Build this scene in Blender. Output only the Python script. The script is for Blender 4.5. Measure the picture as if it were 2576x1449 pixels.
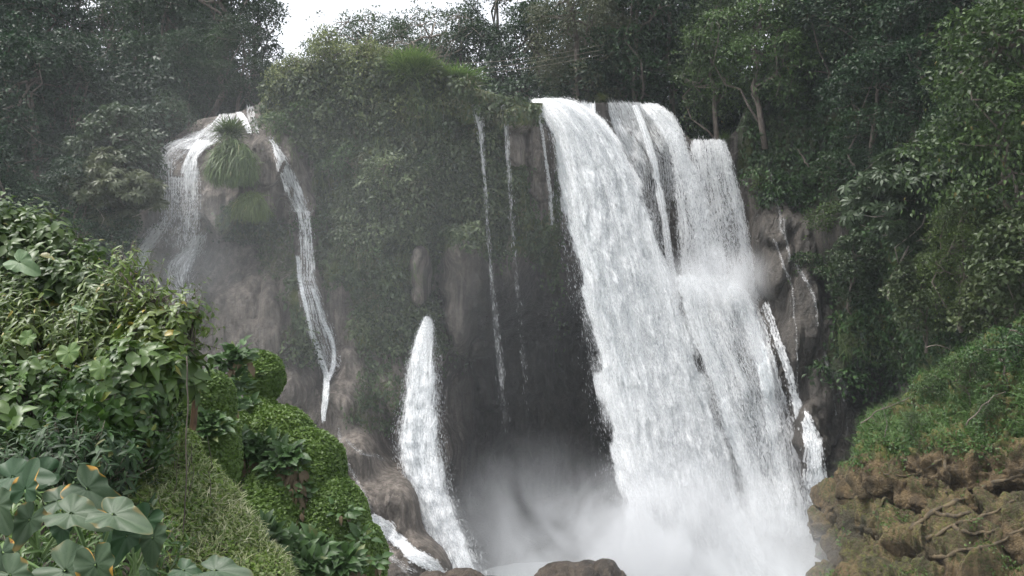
import bpy, bmesh, math, random
import numpy as np
from mathutils import Vector, Matrix
for o in list(bpy.data.objects): bpy.data.objects.remove(o)
SC = bpy.context.scene
COL = SC.collection
R = math.radians
F = 2022.0            # focal length in units of a 2576 wide frame
CZ = 23.0             # camera height above the pool
# ------------------------------------------------------------------ camera, sky, sun, exposure
cam_d = bpy.data.cameras.new('camera'); cam = bpy.data.objects.new('camera', cam_d); COL.objects.link(cam)
cam.location = (0, 0, CZ); cam.rotation_euler = (R(90), 0, 0)
cam_d.sensor_width = 36; cam_d.lens = 36*F/2576; cam_d.clip_end = 2000; cam_d.clip_start = .1
SC.camera = cam
W = bpy.data.worlds.new("World"); SC.world = W; W.use_nodes = True
nt = W.node_tree; bg = nt.nodes['Background']
sky = nt.nodes.new('ShaderNodeTexSky'); sky.sky_type = 'NISHITA'; sky.sun_disc = False
SUN_EL, SUN_AZ = 68, -95      # azimuth from +Y (view direction), positive to the right
sky.sun_elevation = R(SUN_EL); sky.sun_rotation = R(SUN_AZ); sky.dust_density = 4; sky.air_density = 1.0
hs = nt.nodes.new('ShaderNodeHueSaturation'); hs.inputs['Saturation'].default_value = .22; hs.inputs['Value'].default_value = 1.5
nt.links.new(sky.outputs[0], hs.inputs['Color']); nt.links.new(hs.outputs[0], bg.inputs[0])
bg.inputs[1].default_value = .15
sun_d = bpy.data.lights.new('sun', 'SUN'); sun = bpy.data.objects.new('sun', sun_d); COL.objects.link(sun)
sun_d.energy = 1.5; sun_d.angle = R(14); sun_d.color = (1, .96, .9)
sv = Vector((math.sin(R(SUN_AZ))*math.cos(R(SUN_EL)), math.cos(R(SUN_AZ))*math.cos(R(SUN_EL)), math.sin(R(SUN_EL))))
sun.rotation_euler = sv.to_track_quat('Z', 'Y').to_euler(); sun.location = (0, 0, 90)
vs = SC.view_settings; vs.view_transform = 'Standard'; vs.look = 'None'; vs.exposure = .82; vs.gamma = 1
cy = SC.cycles
cy.max_bounces = 6; cy.diffuse_bounces = 3; cy.glossy_bounces = 2; cy.transmission_bounces = 3
cy.transparent_max_bounces = 24; cy.volume_bounces = 1; cy.use_denoising = True
cy.volume_step_rate = 1.0; cy.volume_max_steps = 64
cy.caustics_reflective = False; cy.caustics_refractive = False
# ------------------------------------------------------------------ helpers
def at(px, py, Y): return Vector(((px-1288)/F*Y, Y, CZ-(py-724.5)/F*Y))
def to_px(P): return P[:, 0]/P[:, 1]*F+1288, 724.5-(P[:, 2]-CZ)/P[:, 1]*F
def sm(a, b, x):
    t = np.clip((x-a)/(b-a), 0, 1); return t*t*(3-2*t)
def _h(ix, iy, iz, seed):
    h = (ix*374761393+iy*668265263+iz*2147483647+seed*1274126177) & 0xffffffff
    h = ((h ^ (h >> 13))*1274126177) & 0xffffffff
    h = ((h ^ (h >> 16))*2246822519) & 0xffffffff
    return ((h ^ (h >> 15)) & 0xffff)/65535.0
def vn(p, seed=0):
    f = np.floor(p); i = f.astype(np.int64); t = p-f; t = t*t*(3-2*t)
    r = 0
    for dx in (0, 1):
        wx = t[:, 0] if dx else 1-t[:, 0]
        for dy in (0, 1):
            wy = t[:, 1] if dy else 1-t[:, 1]
            for dz in (0, 1):
                wz = t[:, 2] if dz else 1-t[:, 2]
                r = r+wx*wy*wz*_h(i[:, 0]+dx, i[:, 1]+dy, i[:, 2]+dz, seed)
    return r*2-1
def fbm(p, oct=4, seed=0, gain=.5):
    r = 0; a = 1; s = 0
    for k in range(oct):
        r = r+a*vn(p*(2.03**k)+k*17.3, seed+k); s += a; a *= gain
    return r/s
def rid(p, oct=4, seed=0):
    r = 0; a = 1; s = 0
    for k in range(oct):
        r = r+a*(1-2*np.abs(vn(p*(2.03**k)+k*9.7, seed+k))); s += a; a *= .5
    return r/s
def nrm(a): return a/np.maximum(np.linalg.norm(a, axis=1, keepdims=True), 1e-9)
def add_mesh(name, V, Fa, mat=None, parent=None, attrs=None, uv=None, smooth=False, link=True):
    V = np.asarray(V, np.float32); Fa = np.asarray(Fa, np.int32); k = Fa.shape[1]; n = len(Fa)
    me = bpy.data.meshes.new(name); me.vertices.add(len(V)); me.vertices.foreach_set('co', V.ravel())
    me.loops.add(n*k); me.loops.foreach_set('vertex_index', Fa.ravel())
    me.polygons.add(n); me.polygons.foreach_set('loop_start', np.arange(0, n*k, k, dtype=np.int32))
    me.polygons.foreach_set('loop_total', np.full(n, k, np.int32))
    if smooth: me.polygons.foreach_set('use_smooth', np.ones(n, bool))
    for a, d in (attrs or {}).items():
        at_ = me.attributes.new(a, 'FLOAT', 'POINT'); at_.data.foreach_set('value', np.asarray(d, np.float32))
    if uv is not None:
        l = me.uv_layers.new(name='UVMap'); l.data.foreach_set('uv', np.asarray(uv, np.float32)[Fa.ravel()].ravel())
    me.update(); me.validate()
    if mat: me.materials.append(mat)
    o = bpy.data.objects.new(name, me)
    if link: COL.objects.link(o)
    if parent: o.parent = parent
    return o
def tag(o, label=None, cat=None, group=None, kind=None):
    for k, v in (('label', label), ('category', cat), ('group', group), ('kind', kind)):
        if v: o[k] = v
    return o
def empty(name, loc, label, cat, group=None, rz=0, sc=1):
    o = bpy.data.objects.new(name, None); COL.objects.link(o); o.location = loc; o.rotation_euler = (0, 0, rz)
    o.scale = (sc,)*3 if not hasattr(sc, '__len__') else sc; o.empty_display_size = .3
    return tag(o, label, cat, group)
def copy_thing(src, label, loc, rz=0, sc=1, color=None, cat=None):
    c = src.copy(); COL.objects.link(c); c.location = loc; c.rotation_euler = (0, 0, rz)
    c.scale = (sc,)*3 if not hasattr(sc, '__len__') else sc; c['label'] = label
    if cat: c['category'] = cat
    for ch in src.children:
        d = ch.copy(); COL.objects.link(d); d.parent = c
        if color: d.color = color
        for g in ch.children:
            e = g.copy(); COL.objects.link(e); e.parent = d
            if color: e.color = color
    return c
def tube(pts, rad, n=7):
    P = np.array(pts, float); m = len(P); T = np.gradient(P, axis=0); T = nrm(T)
    ref = np.array([[.3, .2, 1.]]) if abs(T[0, 2]) < .8 else np.array([[1., .1, 0]])
    A = nrm(np.cross(T, ref)); B = np.cross(T, A); a = np.linspace(0, 2*math.pi, n, endpoint=False)
    rad = np.broadcast_to(rad, (m,))
    V = P[:, None]+rad[:, None, None]*(A[:, None]*np.cos(a)[None, :, None]+B[:, None]*np.sin(a)[None, :, None])
    V = V.reshape(-1, 3); Fa = []
    for i in range(m-1):
        for j in range(n):
            Fa.append((i*n+j, i*n+(j+1) % n, (i+1)*n+(j+1) % n, (i+1)*n+j))
    V = np.vstack([V, P[:1], P[-1:]]); c0 = len(V)-2; c1 = c0+1
    for j in range(n):
        Fa.append((c0, (j+1) % n, j, j)); Fa.append((c1, (m-1)*n+j, (m-1)*n+(j+1) % n, (m-1)*n+(j+1) % n))
    Fa = np.array(Fa)
    return V, Fa
def to_tris(Fa):
    Fa = np.asarray(Fa); T = np.vstack([Fa[:, [0, 1, 2]], Fa[:, [0, 2, 3]]])
    return T[(T[:, 0] != T[:, 1]) & (T[:, 1] != T[:, 2]) & (T[:, 0] != T[:, 2])]
def tubes(lst, n=6):
    Vs, Fs = [], []; off = 0
    for pts, rad in lst:
        V, Fa = tube(pts, rad, n); Vs.append(V); Fs.append(to_tris(Fa)+off); off += len(V)
    return np.vstack(Vs), np.vstack(Fs)
# ------------------------------------------------------------------ node helper and materials
class NT:
    def __init__(s, name):
        s.m = bpy.data.materials.new(name); s.m.use_nodes = True; s.t = s.m.node_tree
        s.t.nodes.clear(); s.out = s.t.nodes.new('ShaderNodeOutputMaterial')
    def n(s, typ, **kw):
        x = s.t.nodes.new(typ)
        for k, v in kw.items():
            if k.startswith('i_'):
                key = k[2:].replace('_', ' '); key = int(key) if key.isdigit() else key
                s.inp(x.inputs[key], v)
            else: setattr(x, k, v)
        return x
    def inp(s, sock, v):
        if isinstance(v, bpy.types.NodeSocket): s.t.links.new(v, sock)
        elif isinstance(v, bpy.types.Node): s.t.links.new(v.outputs[0], sock)
        else: sock.default_value = v
    def math(s, op, a, b=0, c=0):
        x = s.n('ShaderNodeMath', operation=op); s.inp(x.inputs[0], a); s.inp(x.inputs[1], b); s.inp(x.inputs[2], c); return x.outputs[0]
    def mr(s, v, a, b, c=0, d=1, smooth=True):
        x = s.n('ShaderNodeMapRange'); x.interpolation_type = 'SMOOTHSTEP' if smooth else 'LINEAR'
        for i, q in enumerate((v, a, b, c, d)): s.inp(x.inputs[i], q)
        return x.outputs[0]
    def mix(s, f, a, b):
        x = s.n('ShaderNodeMix', data_type='RGBA'); s.inp(x.inputs[0], f)
        for i, q in ((6, a), (7, b)):
            s.inp(x.inputs[i], (*q, 1) if isinstance(q, tuple) and len(q) == 3 else q)
        return x.outputs[2]
    def noise(s, vec, scale, det=4, rough=.55, dist=0):
        x = s.n('ShaderNodeTexNoise'); s.inp(x.inputs['Vector'], vec); s.inp(x.inputs['Scale'], scale)
        s.inp(x.inputs['Detail'], det); s.inp(x.inputs['Roughness'], rough); s.inp(x.inputs['Distortion'], dist); return x.outputs[0]
    def map(s, vec, scale, loc=(0, 0, 0)):
        x = s.n('ShaderNodeMapping'); s.inp(x.inputs['Vector'], vec); s.inp(x.inputs['Scale'], scale); s.inp(x.inputs['Location'], loc); return x.outputs[0]
    def attr(s, name): return s.n('ShaderNodeAttribute', attribute_name=name).outputs['Fac']
    def geo(s): return s.n('ShaderNodeNewGeometry').outputs['Position']
    def bump(s, h, st, d=.1):
        x = s.n('ShaderNodeBump'); s.inp(x.inputs['Height'], h); s.inp(x.inputs['Strength'], st); s.inp(x.inputs['Distance'], d); return x.outputs[0]
    def surf(s, x): s.t.links.new(x.outputs[0], s.out.inputs[0]); return s.m

def rock_mat(name, c1, c2, c3, moss=(.035, .06, .012), moss2=(.09, .11, .02), rough=.75, zs=.35, bump=.9, bs=1.0):
    t = NT(name); p = t.geo()
    big = t.noise(t.map(p, (.35, .35, .2)), 1.0, 4, .6)
    strk = t.noise(t.map(p, (1.6, 1.6, zs*.5)), 1.0*bs, 6, .65, .3)
    fine = t.noise(p, 5.0*bs, 6, .65)
    c = t.mix(t.mr(strk, .38, .62), c1, c2); c = t.mix(t.mr(big, .45, .68), c, c3)
    c = t.mix(t.mr(fine, .35, .75, 0, .45), c, tuple(x*.45 for x in c1))
    mo = t.attr('moss'); mf = t.mr(t.math('ADD', mo, t.math('MULTIPLY', t.math('SUBTRACT', fine, .5), 1.1)), .42, .62)
    mc = t.mix(t.mr(t.noise(p, .9*bs, 4), .4, .65), moss, moss2)
    c = t.mix(mf, c, mc)
    run = t.noise(t.map(p, (2.6, 2.6, .12)), 1.0, 5, .6, .2); c = t.mix(t.mr(run, .5, .66, 0, .45), c, tuple(x*.4 for x in c1)); c = t.mix(t.mr(run, .47, .38, 0, .35), c, tuple(min(.4, x*1.5) for x in c2))
    vo = t.n('ShaderNodeTexVoronoi', feature='DISTANCE_TO_EDGE', i_Vector=t.map(p, (.9*bs, .9*bs, .45*bs)), i_Scale=1.0); vd = t.mr(t.math('ADD', vo.outputs['Distance'], t.math('MULTIPLY', fine, .12)), .05, .16)
    wet = t.attr('wet'); c2_ = t.mix(t.math('MULTIPLY', wet, .85), c, (.016, .016, .014))  # near black tint for wet rock and for the cave's painted shade
    h = t.math('ADD', t.math('ADD', t.math('MULTIPLY', strk, .4), t.math('MULTIPLY', vd, .12)), t.math('ADD', t.math('MULTIPLY', fine, .6), t.math('MULTIPLY', run, .12)))
    b = t.n('ShaderNodeBsdfPrincipled', i_Base_Color=c2_, i_Normal=t.bump(h, bump, .45))
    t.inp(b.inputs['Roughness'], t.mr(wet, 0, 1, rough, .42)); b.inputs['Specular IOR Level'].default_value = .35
    return t.surf(b)
def leaf_mat(name, ca, cb, cc=None, rough=.5, trans=.3, spec=.4, spots=False):
    """ca..cb by the leaf's own tint; cc = old/yellow leaves; object colour multiplies"""
    t = NT(name); ti = t.attr('tint'); c = t.mix(ti, ca, cb)
    if cc: c = t.mix(t.mr(ti, .93, .97), c, cc)
    oc = t.n('ShaderNodeObjectInfo').outputs['Color']
    mm = t.n('ShaderNodeMix', data_type='RGBA', blend_type='MULTIPLY'); mm.inputs[0].default_value = 1
    t.inp(mm.inputs[6], c); t.inp(mm.inputs[7], oc); c = mm.outputs[2]
    b = t.n('ShaderNodeBsdfPrincipled', i_Base_Color=c, i_Roughness=rough); b.inputs['Specular IOR Level'].default_value = spec
    tr = t.n('ShaderNodeBsdfTranslucent', i_Color=c)
    return t.surf(t.n('ShaderNodeMixShader', i_0=trans, i_1=b, i_2=tr))
def bark_mat(name, c1, c2):
    t = NT(name); n = t.noise(t.map(t.n('ShaderNodeTexCoord').outputs['Object'], (3, 3, .8)), 2, 5, .6)
    b = t.n('ShaderNodeBsdfPrincipled', i_Base_Color=t.mix(t.mr(n, .35, .65), c1, c2), i_Roughness=.85, i_Normal=t.bump(n, .6, .05))
    return t.surf(b)
def water_mat(name, sx=2.5, sv=.35, fine=3.0, c=(.86, .87, .88), soft=.07, dist=.3, dark=(.55, .58, .60)):
    """falling foam: white sheets with gaps; 'cov' says how much water there is"""
    t = NT(name); uv = t.n('ShaderNodeUVMap').outputs[0]
    rnd = t.n('ShaderNodeObjectInfo').outputs['Random']; off = t.math('MULTIPLY', rnd, 40.0)
    cb = t.n('ShaderNodeCombineXYZ'); t.inp(cb.inputs[0], off); t.inp(cb.inputs[2], off)
    a = t.noise(t.map(uv, (sx, sv, 1), cb.outputs[0]), 1.0, 5, .62, dist)
    b_ = t.noise(t.map(uv, (sx*fine, sv*fine*1.6, 1), cb.outputs[0]), 1.0, 4, .6, dist*1.5)
    d_ = t.noise(t.map(uv, (10, 4, 1), cb.outputs[0]), 1.0, 2, .5, .2)
    v = t.math('ADD', t.math('ADD', t.math('MULTIPLY', a, .5), t.math('MULTIPLY', b_, .3)), t.math('MULTIPLY', d_, .2))
    cov = t.attr('cov'); th = t.mr(cov, 0, 1, .70, .26, False)
    al = t.mr(v, t.math('SUBTRACT', th, soft), t.math('ADD', th, soft))
    al = t.math('MULTIPLY', t.math('MULTIPLY', al, t.mr(cov, 0, .2)), t.attr('opa'))
    band = t.noise(t.map(uv, (.55, .05, 1), cb.outputs[0]), 1.0, 3, .5, .3)
    col = t.mix(t.mr(t.math('ADD', v, t.math('MULTIPLY', t.math('SUBTRACT', band, .5), .8)), .30, .56), dark, c)
    h = t.math('ADD', t.math('MULTIPLY', b_, .6), t.math('MULTIPLY', d_, .4))
    d = t.n('ShaderNodeBsdfDiffuse', i_Color=col, i_Normal=t.bump(h, .5, .3)); tl = t.n('ShaderNodeBsdfTranslucent', i_Color=col)
    s = t.n('ShaderNodeMixShader', i_0=.3, i_1=d, i_2=tl)
    return t.surf(t.n('ShaderNodeMixShader', i_0=al, i_1=t.n('ShaderNodeBsdfTransparent'), i_2=s))
M = {}
M['tufa'] = rock_mat('tufa', (.105, .09, .077), (.21, .182, .157), (.062, .053, .045))
M['ochre'] = rock_mat('ochre tufa', (.075, .052, .026), (.15, .105, .052), (.045, .04, .022), moss=(.05, .06, .015), moss2=(.12, .12, .03), bump=.9, bs=2.0, zs=1.2)
M['earth'] = rock_mat('mossy earth', (.07, .055, .03), (.10, .08, .045), (.05, .05, .025), moss=(.03, .055, .015), moss2=(.06, .09, .025), bs=2.5, zs=1.5)
M['forest'] = leaf_mat('forest leaf', (.010, .022, .010), (.055, .108, .032), (.11, .10, .032), rough=.5)
M['big'] = leaf_mat('broad leaf', (.035, .055, .022), (.085, .115, .055), (.14, .13, .06), rough=.45)
M['brown'] = leaf_mat('olive brown leaf', (.045, .055, .028), (.11, .12, .065), (.16, .13, .07), rough=.6)
M['fresh'] = leaf_mat('fresh leaf', (.035, .07, .018), (.12, .18, .035), (.22, .2, .05), rough=.4, spec=.5)
M['creeper'] = leaf_mat('creeper leaf', (.020, .036, .016), (.12, .165, .075), (.11, .14, .03), rough=.55)
M['bright'] = leaf_mat('bright creeper', (.04, .085, .014), (.10, .17, .03), (.16, .2, .04), rough=.5)
M['grass'] = leaf_mat('grass blade', (.05, .085, .025), (.15, .2, .07), (.25, .23, .12), rough=.5)
M['silver'] = leaf_mat('wet grass blade', (.07, .10, .035), (.26, .29, .17), (.5, .5, .42), rough=.22, spec=.8)  # pale blade colours also hold the painted sun glint of the slope
M['dead'] = leaf_mat('dead leaf', (.11, .08, .045), (.24, .185, .12), rough=.7)
M['bark'] = bark_mat('bark', (.07, .055, .045), (.14, .115, .095))
M['palebark'] = bark_mat('pale bark', (.16, .13, .11), (.30, .26, .22))
M['redwood'] = bark_mat('rotten wood', (.045, .024, .014), (.14, .085, .04))
M['water'] = water_mat('falling water', sx=3.2, sv=.3, soft=.12)
M['plunge'] = water_mat('plunging white water', sx=1.5, sv=.13, fine=3.0, soft=.14, dist=.35, dark=(.42, .45, .47))
M['rill'] = water_mat('rill water', sx=4, sv=.6, fine=2.0, c=(.7, .7, .7), soft=.12)
t = NT('drops'); d = t.n('ShaderNodeBsdfDiffuse', i_Color=(.88, .89, .9, 1)); tl = t.n('ShaderNodeBsdfTranslucent', i_Color=(.88, .89, .9, 1))
M['drop'] = t.surf(t.n('ShaderNodeMixShader', i_0=.45, i_1=t.n('ShaderNodeBsdfTransparent'), i_2=t.n('ShaderNodeMixShader', i_0=.4, i_1=d, i_2=tl)))
t = NT('pool water'); p = t.geo()
M['pool'] = t.surf(t.n('ShaderNodeBsdfPrincipled', i_Base_Color=t.mix(t.noise(p, .3), (.35, .4, .4), (.7, .72, .72)), i_Roughness=.3, i_Normal=t.bump(t.noise(p, 1.5), .5, .3)))
# ------------------------------------------------------------------ the tufa cliff: depth as a smooth field + relief
CP = np.array([(-400,300,64),(0,300,64),(300,300,63),(450,300,61.5),(600,280,60.5),(700,300,59.5),(-400,700,60),(0,700,58),(330,600,57.5),
 (450,420,59),(600,420,58.5),(750,450,58.8),(450,600,58.5),(600,600,58.5),(750,620,58.2),(450,800,56),(600,800,56),(700,800,56),(820,800,56.5),
 (500,1050,53),(700,1050,53),(850,1050,53),(900,1150,50.5),(1000,1280,48.5),(900,1300,47.5),(1050,1430,46),(900,1450,45),(600,1300,48),(500,1500,45),(200,1200,50),
 (800,250,58.5),(1000,250,57.5),(1000,500,56.5),(900,650,56.3),(1000,800,57),(1200,260,58.5),(1200,500,58),(900,900,56),(960,1000,55),
 (1000,1100,56),(1150,750,61.5),(1150,1000,62.5),(1300,900,66),(1450,900,67),(1300,1200,66),(1150,1250,62),(1400,700,64.5),(1400,500,61.5),(1250,650,61),
 (1400,300,62),(1600,300,63),(1700,450,63),(1600,700,65),(1600,1000,65),(1750,700,63),(1850,600,61),(1780,380,60.5),
 (1850,760,58.5),(1800,900,58),(1900,1000,56.5),(1950,1150,55),(2000,1280,53.5),(1800,1200,57),
 (1920,600,58),(2000,700,56.5),(2000,900,55),(2070,1000,53.5),(2100,1200,51.5),(1900,350,60),(1980,450,57.5),
 (2150,600,52.5),(2300,600,48),(2450,700,43.5),(2600,600,40),(2950,600,34),(2100,0,62),(2300,0,56),(2600,0,48),(2950,0,42),(2100,-250,66),(2600,-250,54),
 (2160,950,53),(2250,1000,52),(2400,860,44),(2600,950,38),(2950,1000,33),(2250,1200,50),(2500,1200,44),
 (1300,1500,58),(1600,1500,57),(1900,1500,54),(2200,1500,48),(2600,1500,42)], float)
def base_depth(px, py):
    num = 0; den = 0
    for x, y, d in CP:
        w = 1/(((px-x)**2+((py-y)*.9)**2+35**2)**1.7); num = num+w*d; den = den+w
    return num/den
def el(px, py, cx, cy, rx, ry): return np.sqrt(((px-cx)/rx)**2+((py-cy)/ry)**2)
def poly_dist(px, py, pts):
    """distance to a polyline, in frame units"""
    d = np.full(px.shape, 1e9)
    for (x0, y0), (x1, y1) in zip(pts[:-1], pts[1:]):
        L = (x1-x0)**2+(y1-y0)**2; tt = np.clip(((px-x0)*(x1-x0)+(py-y0)*(y1-y0))/L, 0, 1)
        d = np.minimum(d, np.hypot(px-x0-tt*(x1-x0), py-y0-tt*(y1-y0)))
    return d
def depth(px, py):
    px = np.asarray(px, float); py = np.asarray(py, float)
    q = np.stack([px/40, py/40, px*0], -1).reshape(-1, 3)
    w = fbm(q, 3, 5).reshape(px.shape)*16
    xw = px+w; yw = py+np.roll(w, 1)*.8
    d = base_depth(px, py)
    # upper left tufa dome with an overhanging lower edge
    edge = 540+45*np.sin(xw/37)+30*np.sin(xw/17)-.0013*(xw-560)**2
    up = np.clip((py-285)/210, 0, 1)**.7
    d -= 3.2*up*sm(400, 440, xw)*sm(760, 715, xw)*sm(edge+8, edge-14, yw)
    # right arm of the dome
    a = poly_dist(xw, yw, [(690, 345), (730, 430), (770, 520)]); d -= 1.5*sm(46, 18, a)
    d -= 1.3*sm(1.1, .8, el(xw, yw, 675, 415, 42, 60))
    # two rounded bellies of the lower left mound
    for cx, cy_, rx, ry, h in ((430, 720, 90, 160, 1.8), (590, 830, 120, 230, 2.0), (735, 800, 85, 230, 1.6), (660, 940, 100, 140, .8), (870, 960, 60, 90, 1)):
        e = el(px, py, cx, cy_, rx, ry); d -= h*np.sqrt(np.clip(1-e*e, 0, 1))
    # ledge over the centre
    led = sm(1125, 1170, px)*sm(1385, 1350, px)
    d -= 1.6*led*sm(330+20*np.sin(xw/25), 300, yw)
    # hanging tongues
    for pts, wd, h in (([(1165, 620), (1170, 760), (1190, 850)], 58, 4.2), ([(1055, 640), (1060, 750)], 26, 2.2), ([(1300, 300), (1305, 390)], 34, 1.5),
                       ([(1215, 880), (1225, 1010)], 30, 2.2), ([(1350, 330), (1360, 480)], 26, 1.3), ([(1290, 360), (1330, 560)], 30, 1.2)):
        a = poly_dist(xw, yw, pts); d -= h*np.sqrt(np.clip(1-(a/wd)**2, 0, 1))**.7
    # the dark cave behind the falls
    cave = sm(1110+np.clip(880-py, 0, 400)*.25, 1200+np.clip(880-py, 0, 400)*.3, xw)*sm(1640, 1500, xw)*sm(690, 880, yw+20*np.sin(xw/23))*sm(1420, 1250, py)
    d += 3.0*cave
    # dark slit between the right hand curtains
    d += 3.0*sm(1.1, .6, el(xw, yw, 1640, 560, 34, 130)+0)
    # rock rib between the lips
    d -= 1.0*sm(28, 12, np.abs(px-1512))*sm(340, 290, py)
    # tufa domes under the right falls
    for cx, cy_, rx, ry, h in ((1850, 950, 120, 240, 1.2), (1985, 760, 75, 240, 1.4), (2030, 920, 75, 260, 1.7), (1930, 640, 55, 110, 1.2), (2035, 1120, 45, 110, 1.6), (1955, 560, 40, 60, 1), (2085, 1000, 50, 120, 1.3)):
        e = el(xw, py, cx, cy_, rx, ry); d -= h*np.sqrt(np.clip(1-e*e, 0, 1))
    # recess behind the right bank
    d += 2.5*sm(1.0, .6, el(xw, yw, 2190, 960, 75, 90))
    return d
RIM = np.array([(-500,285),(0,290),(250,300),(330,310),(400,352),(440,345),(500,300),(600,283),(650,262),(690,215),(760,185),(880,165),(1000,170),(1080,185),(1130,214),(1200,222),(1260,240),(1330,258),(1480,262),(1520,258),(1640,268),(1690,310),(1740,353),(1820,354),(1850,330),(1890,240),(1940,80),(2000,-120),(2100,-260),(3100,-330)], float)
def rim(px): return np.interp(px, RIM[:, 0], RIM[:, 1])
def veg_mask(px, py):
    v = sm(690, 760, px)*sm(1450, 1380, px)*sm(960, 820, py)
    v = np.maximum(v, sm(1890, 1960, px)*sm(560, 480, py)); v = np.maximum(v, sm(2040, 2110, px+(py-900)*.2)*sm(1000, 900, py))
    v = np.maximum(v, sm(1.15, .8, el(px, py, 640, 560, 110, 60))*.9); v = np.maximum(v, sm(1.2, .8, el(px, py, 700, 620, 60, 90))*.6)
    v = np.maximum(v, sm(640, 670, px)*sm(1450, 1400, px)*sm(345, 300, py)); v = np.maximum(v, sm(1835, 1870, px)*sm(470, 430, py)*.95); v = np.maximum(v, sm(380, 300, px)); v = np.maximum(v, sm(1.1, .7, el(px, py, 2190, 960, 85, 100))*.5)
    v = np.maximum(v, .55*sm(1.1, .7, el(px, py, 940, 1000, 90, 110)))
    for cx, cy_, rx, ry in ((1165, 750, 72, 140), (1057, 700, 30, 80), (1305, 355, 40, 60), (1360, 420, 34, 130), (1290, 850, 120, 200), (730, 460, 60, 110), (1960, 590, 70, 70), (850, 880, 45, 170)):
        v = v*sm(.85, 1.2, el(px, py, cx, cy_, rx, ry))
    v = v*sm(22, 42, poly_dist(px, py, [(690, 340), (720, 420), (760, 530), (775, 640), (790, 760), (835, 900), (815, 1050)]))
    v = v*(1-sm(1405, 1440, px)*sm(1860, 1835, px))
    return v
nx, ny = 800, 330
gx = np.linspace(-450, 2980, nx)
def lenv(v): return v
rows_back = 14
vv = np.linspace(0, 1, ny)
PX = np.repeat(gx[None], ny, 0); RM = rim(gx)[None]; PY = RM+(1640-RM)*vv[:, None]
D = depth(PX, PY)
X3 = (PX-1288)/F*D; Z3 = CZ-(PY-724.5)/F*D
P3 = np.stack([X3, D, Z3], -1).reshape(-1, 3)
VEG = veg_mask(PX, PY).reshape(-1)
n1 = fbm(P3*np.array([.45, .45, .3]), 4, 11); n2 = fbm(P3*np.array([1.6, .6, .5]), 4, 21); n3 = rid(P3*np.array([1.1, .4, .33]), 3, 31)
dd = n1*(1.0+.8*VEG)+n2*(.28+.2*VEG)+n3*.28*(1-VEG)
P3[:, 1] -= dd*np.clip(vv.repeat(nx)*14, .12, 1)
P3[:, 2] = np.maximum(P3[:, 2], 1.5)
rimrow = P3[:nx].copy(); back = []
for k in range(rows_back, 0, -1):
    q = rimrow.copy(); q[:, 1] += .35*k**2.1; q[:, 0] *= q[:, 1]/rimrow[:, 1]
    q[:, 2] += .25*fbm(q*.4, 3, 3)*min(k, 6)/3-.12*min(k, 5)*(gx < 1890); back.append(q)
V = np.vstack(back+[P3]); NR = ny+rows_back
idx = np.arange(NR*nx).reshape(NR, nx)
Fq = np.stack([idx[:-1, :-1], idx[1:, :-1], idx[1:, 1:], idx[:-1, 1:]], -1).reshape(-1, 4)
vpx, vpy = PX.reshape(-1), PY.reshape(-1)
moss = VEG*.9
moss = np.maximum(moss, .75*sm(1120, 1160, vpx)*sm(1400, 1370, vpx)*sm(345, 300, vpy))
moss = np.maximum(moss, .35*sm(850, 900, vpx)*sm(1000, 950, vpx)*sm(1150, 1000, vpy)*sm(700, 800, vpy))
wet = np.maximum.reduce([sm(1100, 1230, vpx)*sm(1660, 1600, vpx)*sm(560, 760, vpy), .5*sm(1380, 1420, vpx)*sm(1700, 1600, vpx), .6*sm(1600, 1650, vpx)*sm(1950, 1850, vpx),  # first term paints the cave's shade into the rock colour, besides its wetness
                         .85*sm(1.2, .7, el(vpx, vpy, 2180, 960, 100, 120)), .55*sm(1980, 2060, vpx)*sm(950, 1050, vpy), .7*sm(1880, 1900, vpx)*sm(2160, 2100, vpx), .25*sm(380, 420, vpx)*sm(860, 820, vpx)*sm(560, 620, vpy)*sm(1100, 900, vpy)])  # ellipse darkens the recess behind the right bank
ob = np.ones(rows_back*nx)
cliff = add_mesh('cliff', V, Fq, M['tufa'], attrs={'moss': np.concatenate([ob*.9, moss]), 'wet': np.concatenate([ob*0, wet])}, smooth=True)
tag(cliff, kind='structure')
cliffP = P3.reshape(ny, nx, 3)
def cliff_pt(px, py, off=0.0):
    """points on the finished cliff surface, off metres towards the viewer"""
    px = np.asarray(px, float); py = np.asarray(py, float)
    fx = np.clip((px-gx[0])/(gx[-1]-gx[0])*(nx-1), 0, nx-1.001); r = rim(px); fy = np.clip((py-r)/(1640-r)*(ny-1), 0, ny-1.001)
    ix = fx.astype(int); iy = fy.astype(int); tx = (fx-ix)[..., None]; ty = (fy-iy)[..., None]
    p = (cliffP[iy, ix]*(1-tx)+cliffP[iy, ix+1]*tx)*(1-ty)+(cliffP[iy+1, ix]*(1-tx)+cliffP[iy+1, ix+1]*tx)*ty
    p = p.copy(); p[..., 1] -= off; return p
def cliff_n(px, py):
    a = cliff_pt(px+5, py)-cliff_pt(px-5, py); b = cliff_pt(px, py+5)-cliff_pt(px, py-5)
    return nrm(np.cross(b, a).reshape(-1, 3))*np.array([[1, 1, 1]])
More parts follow.
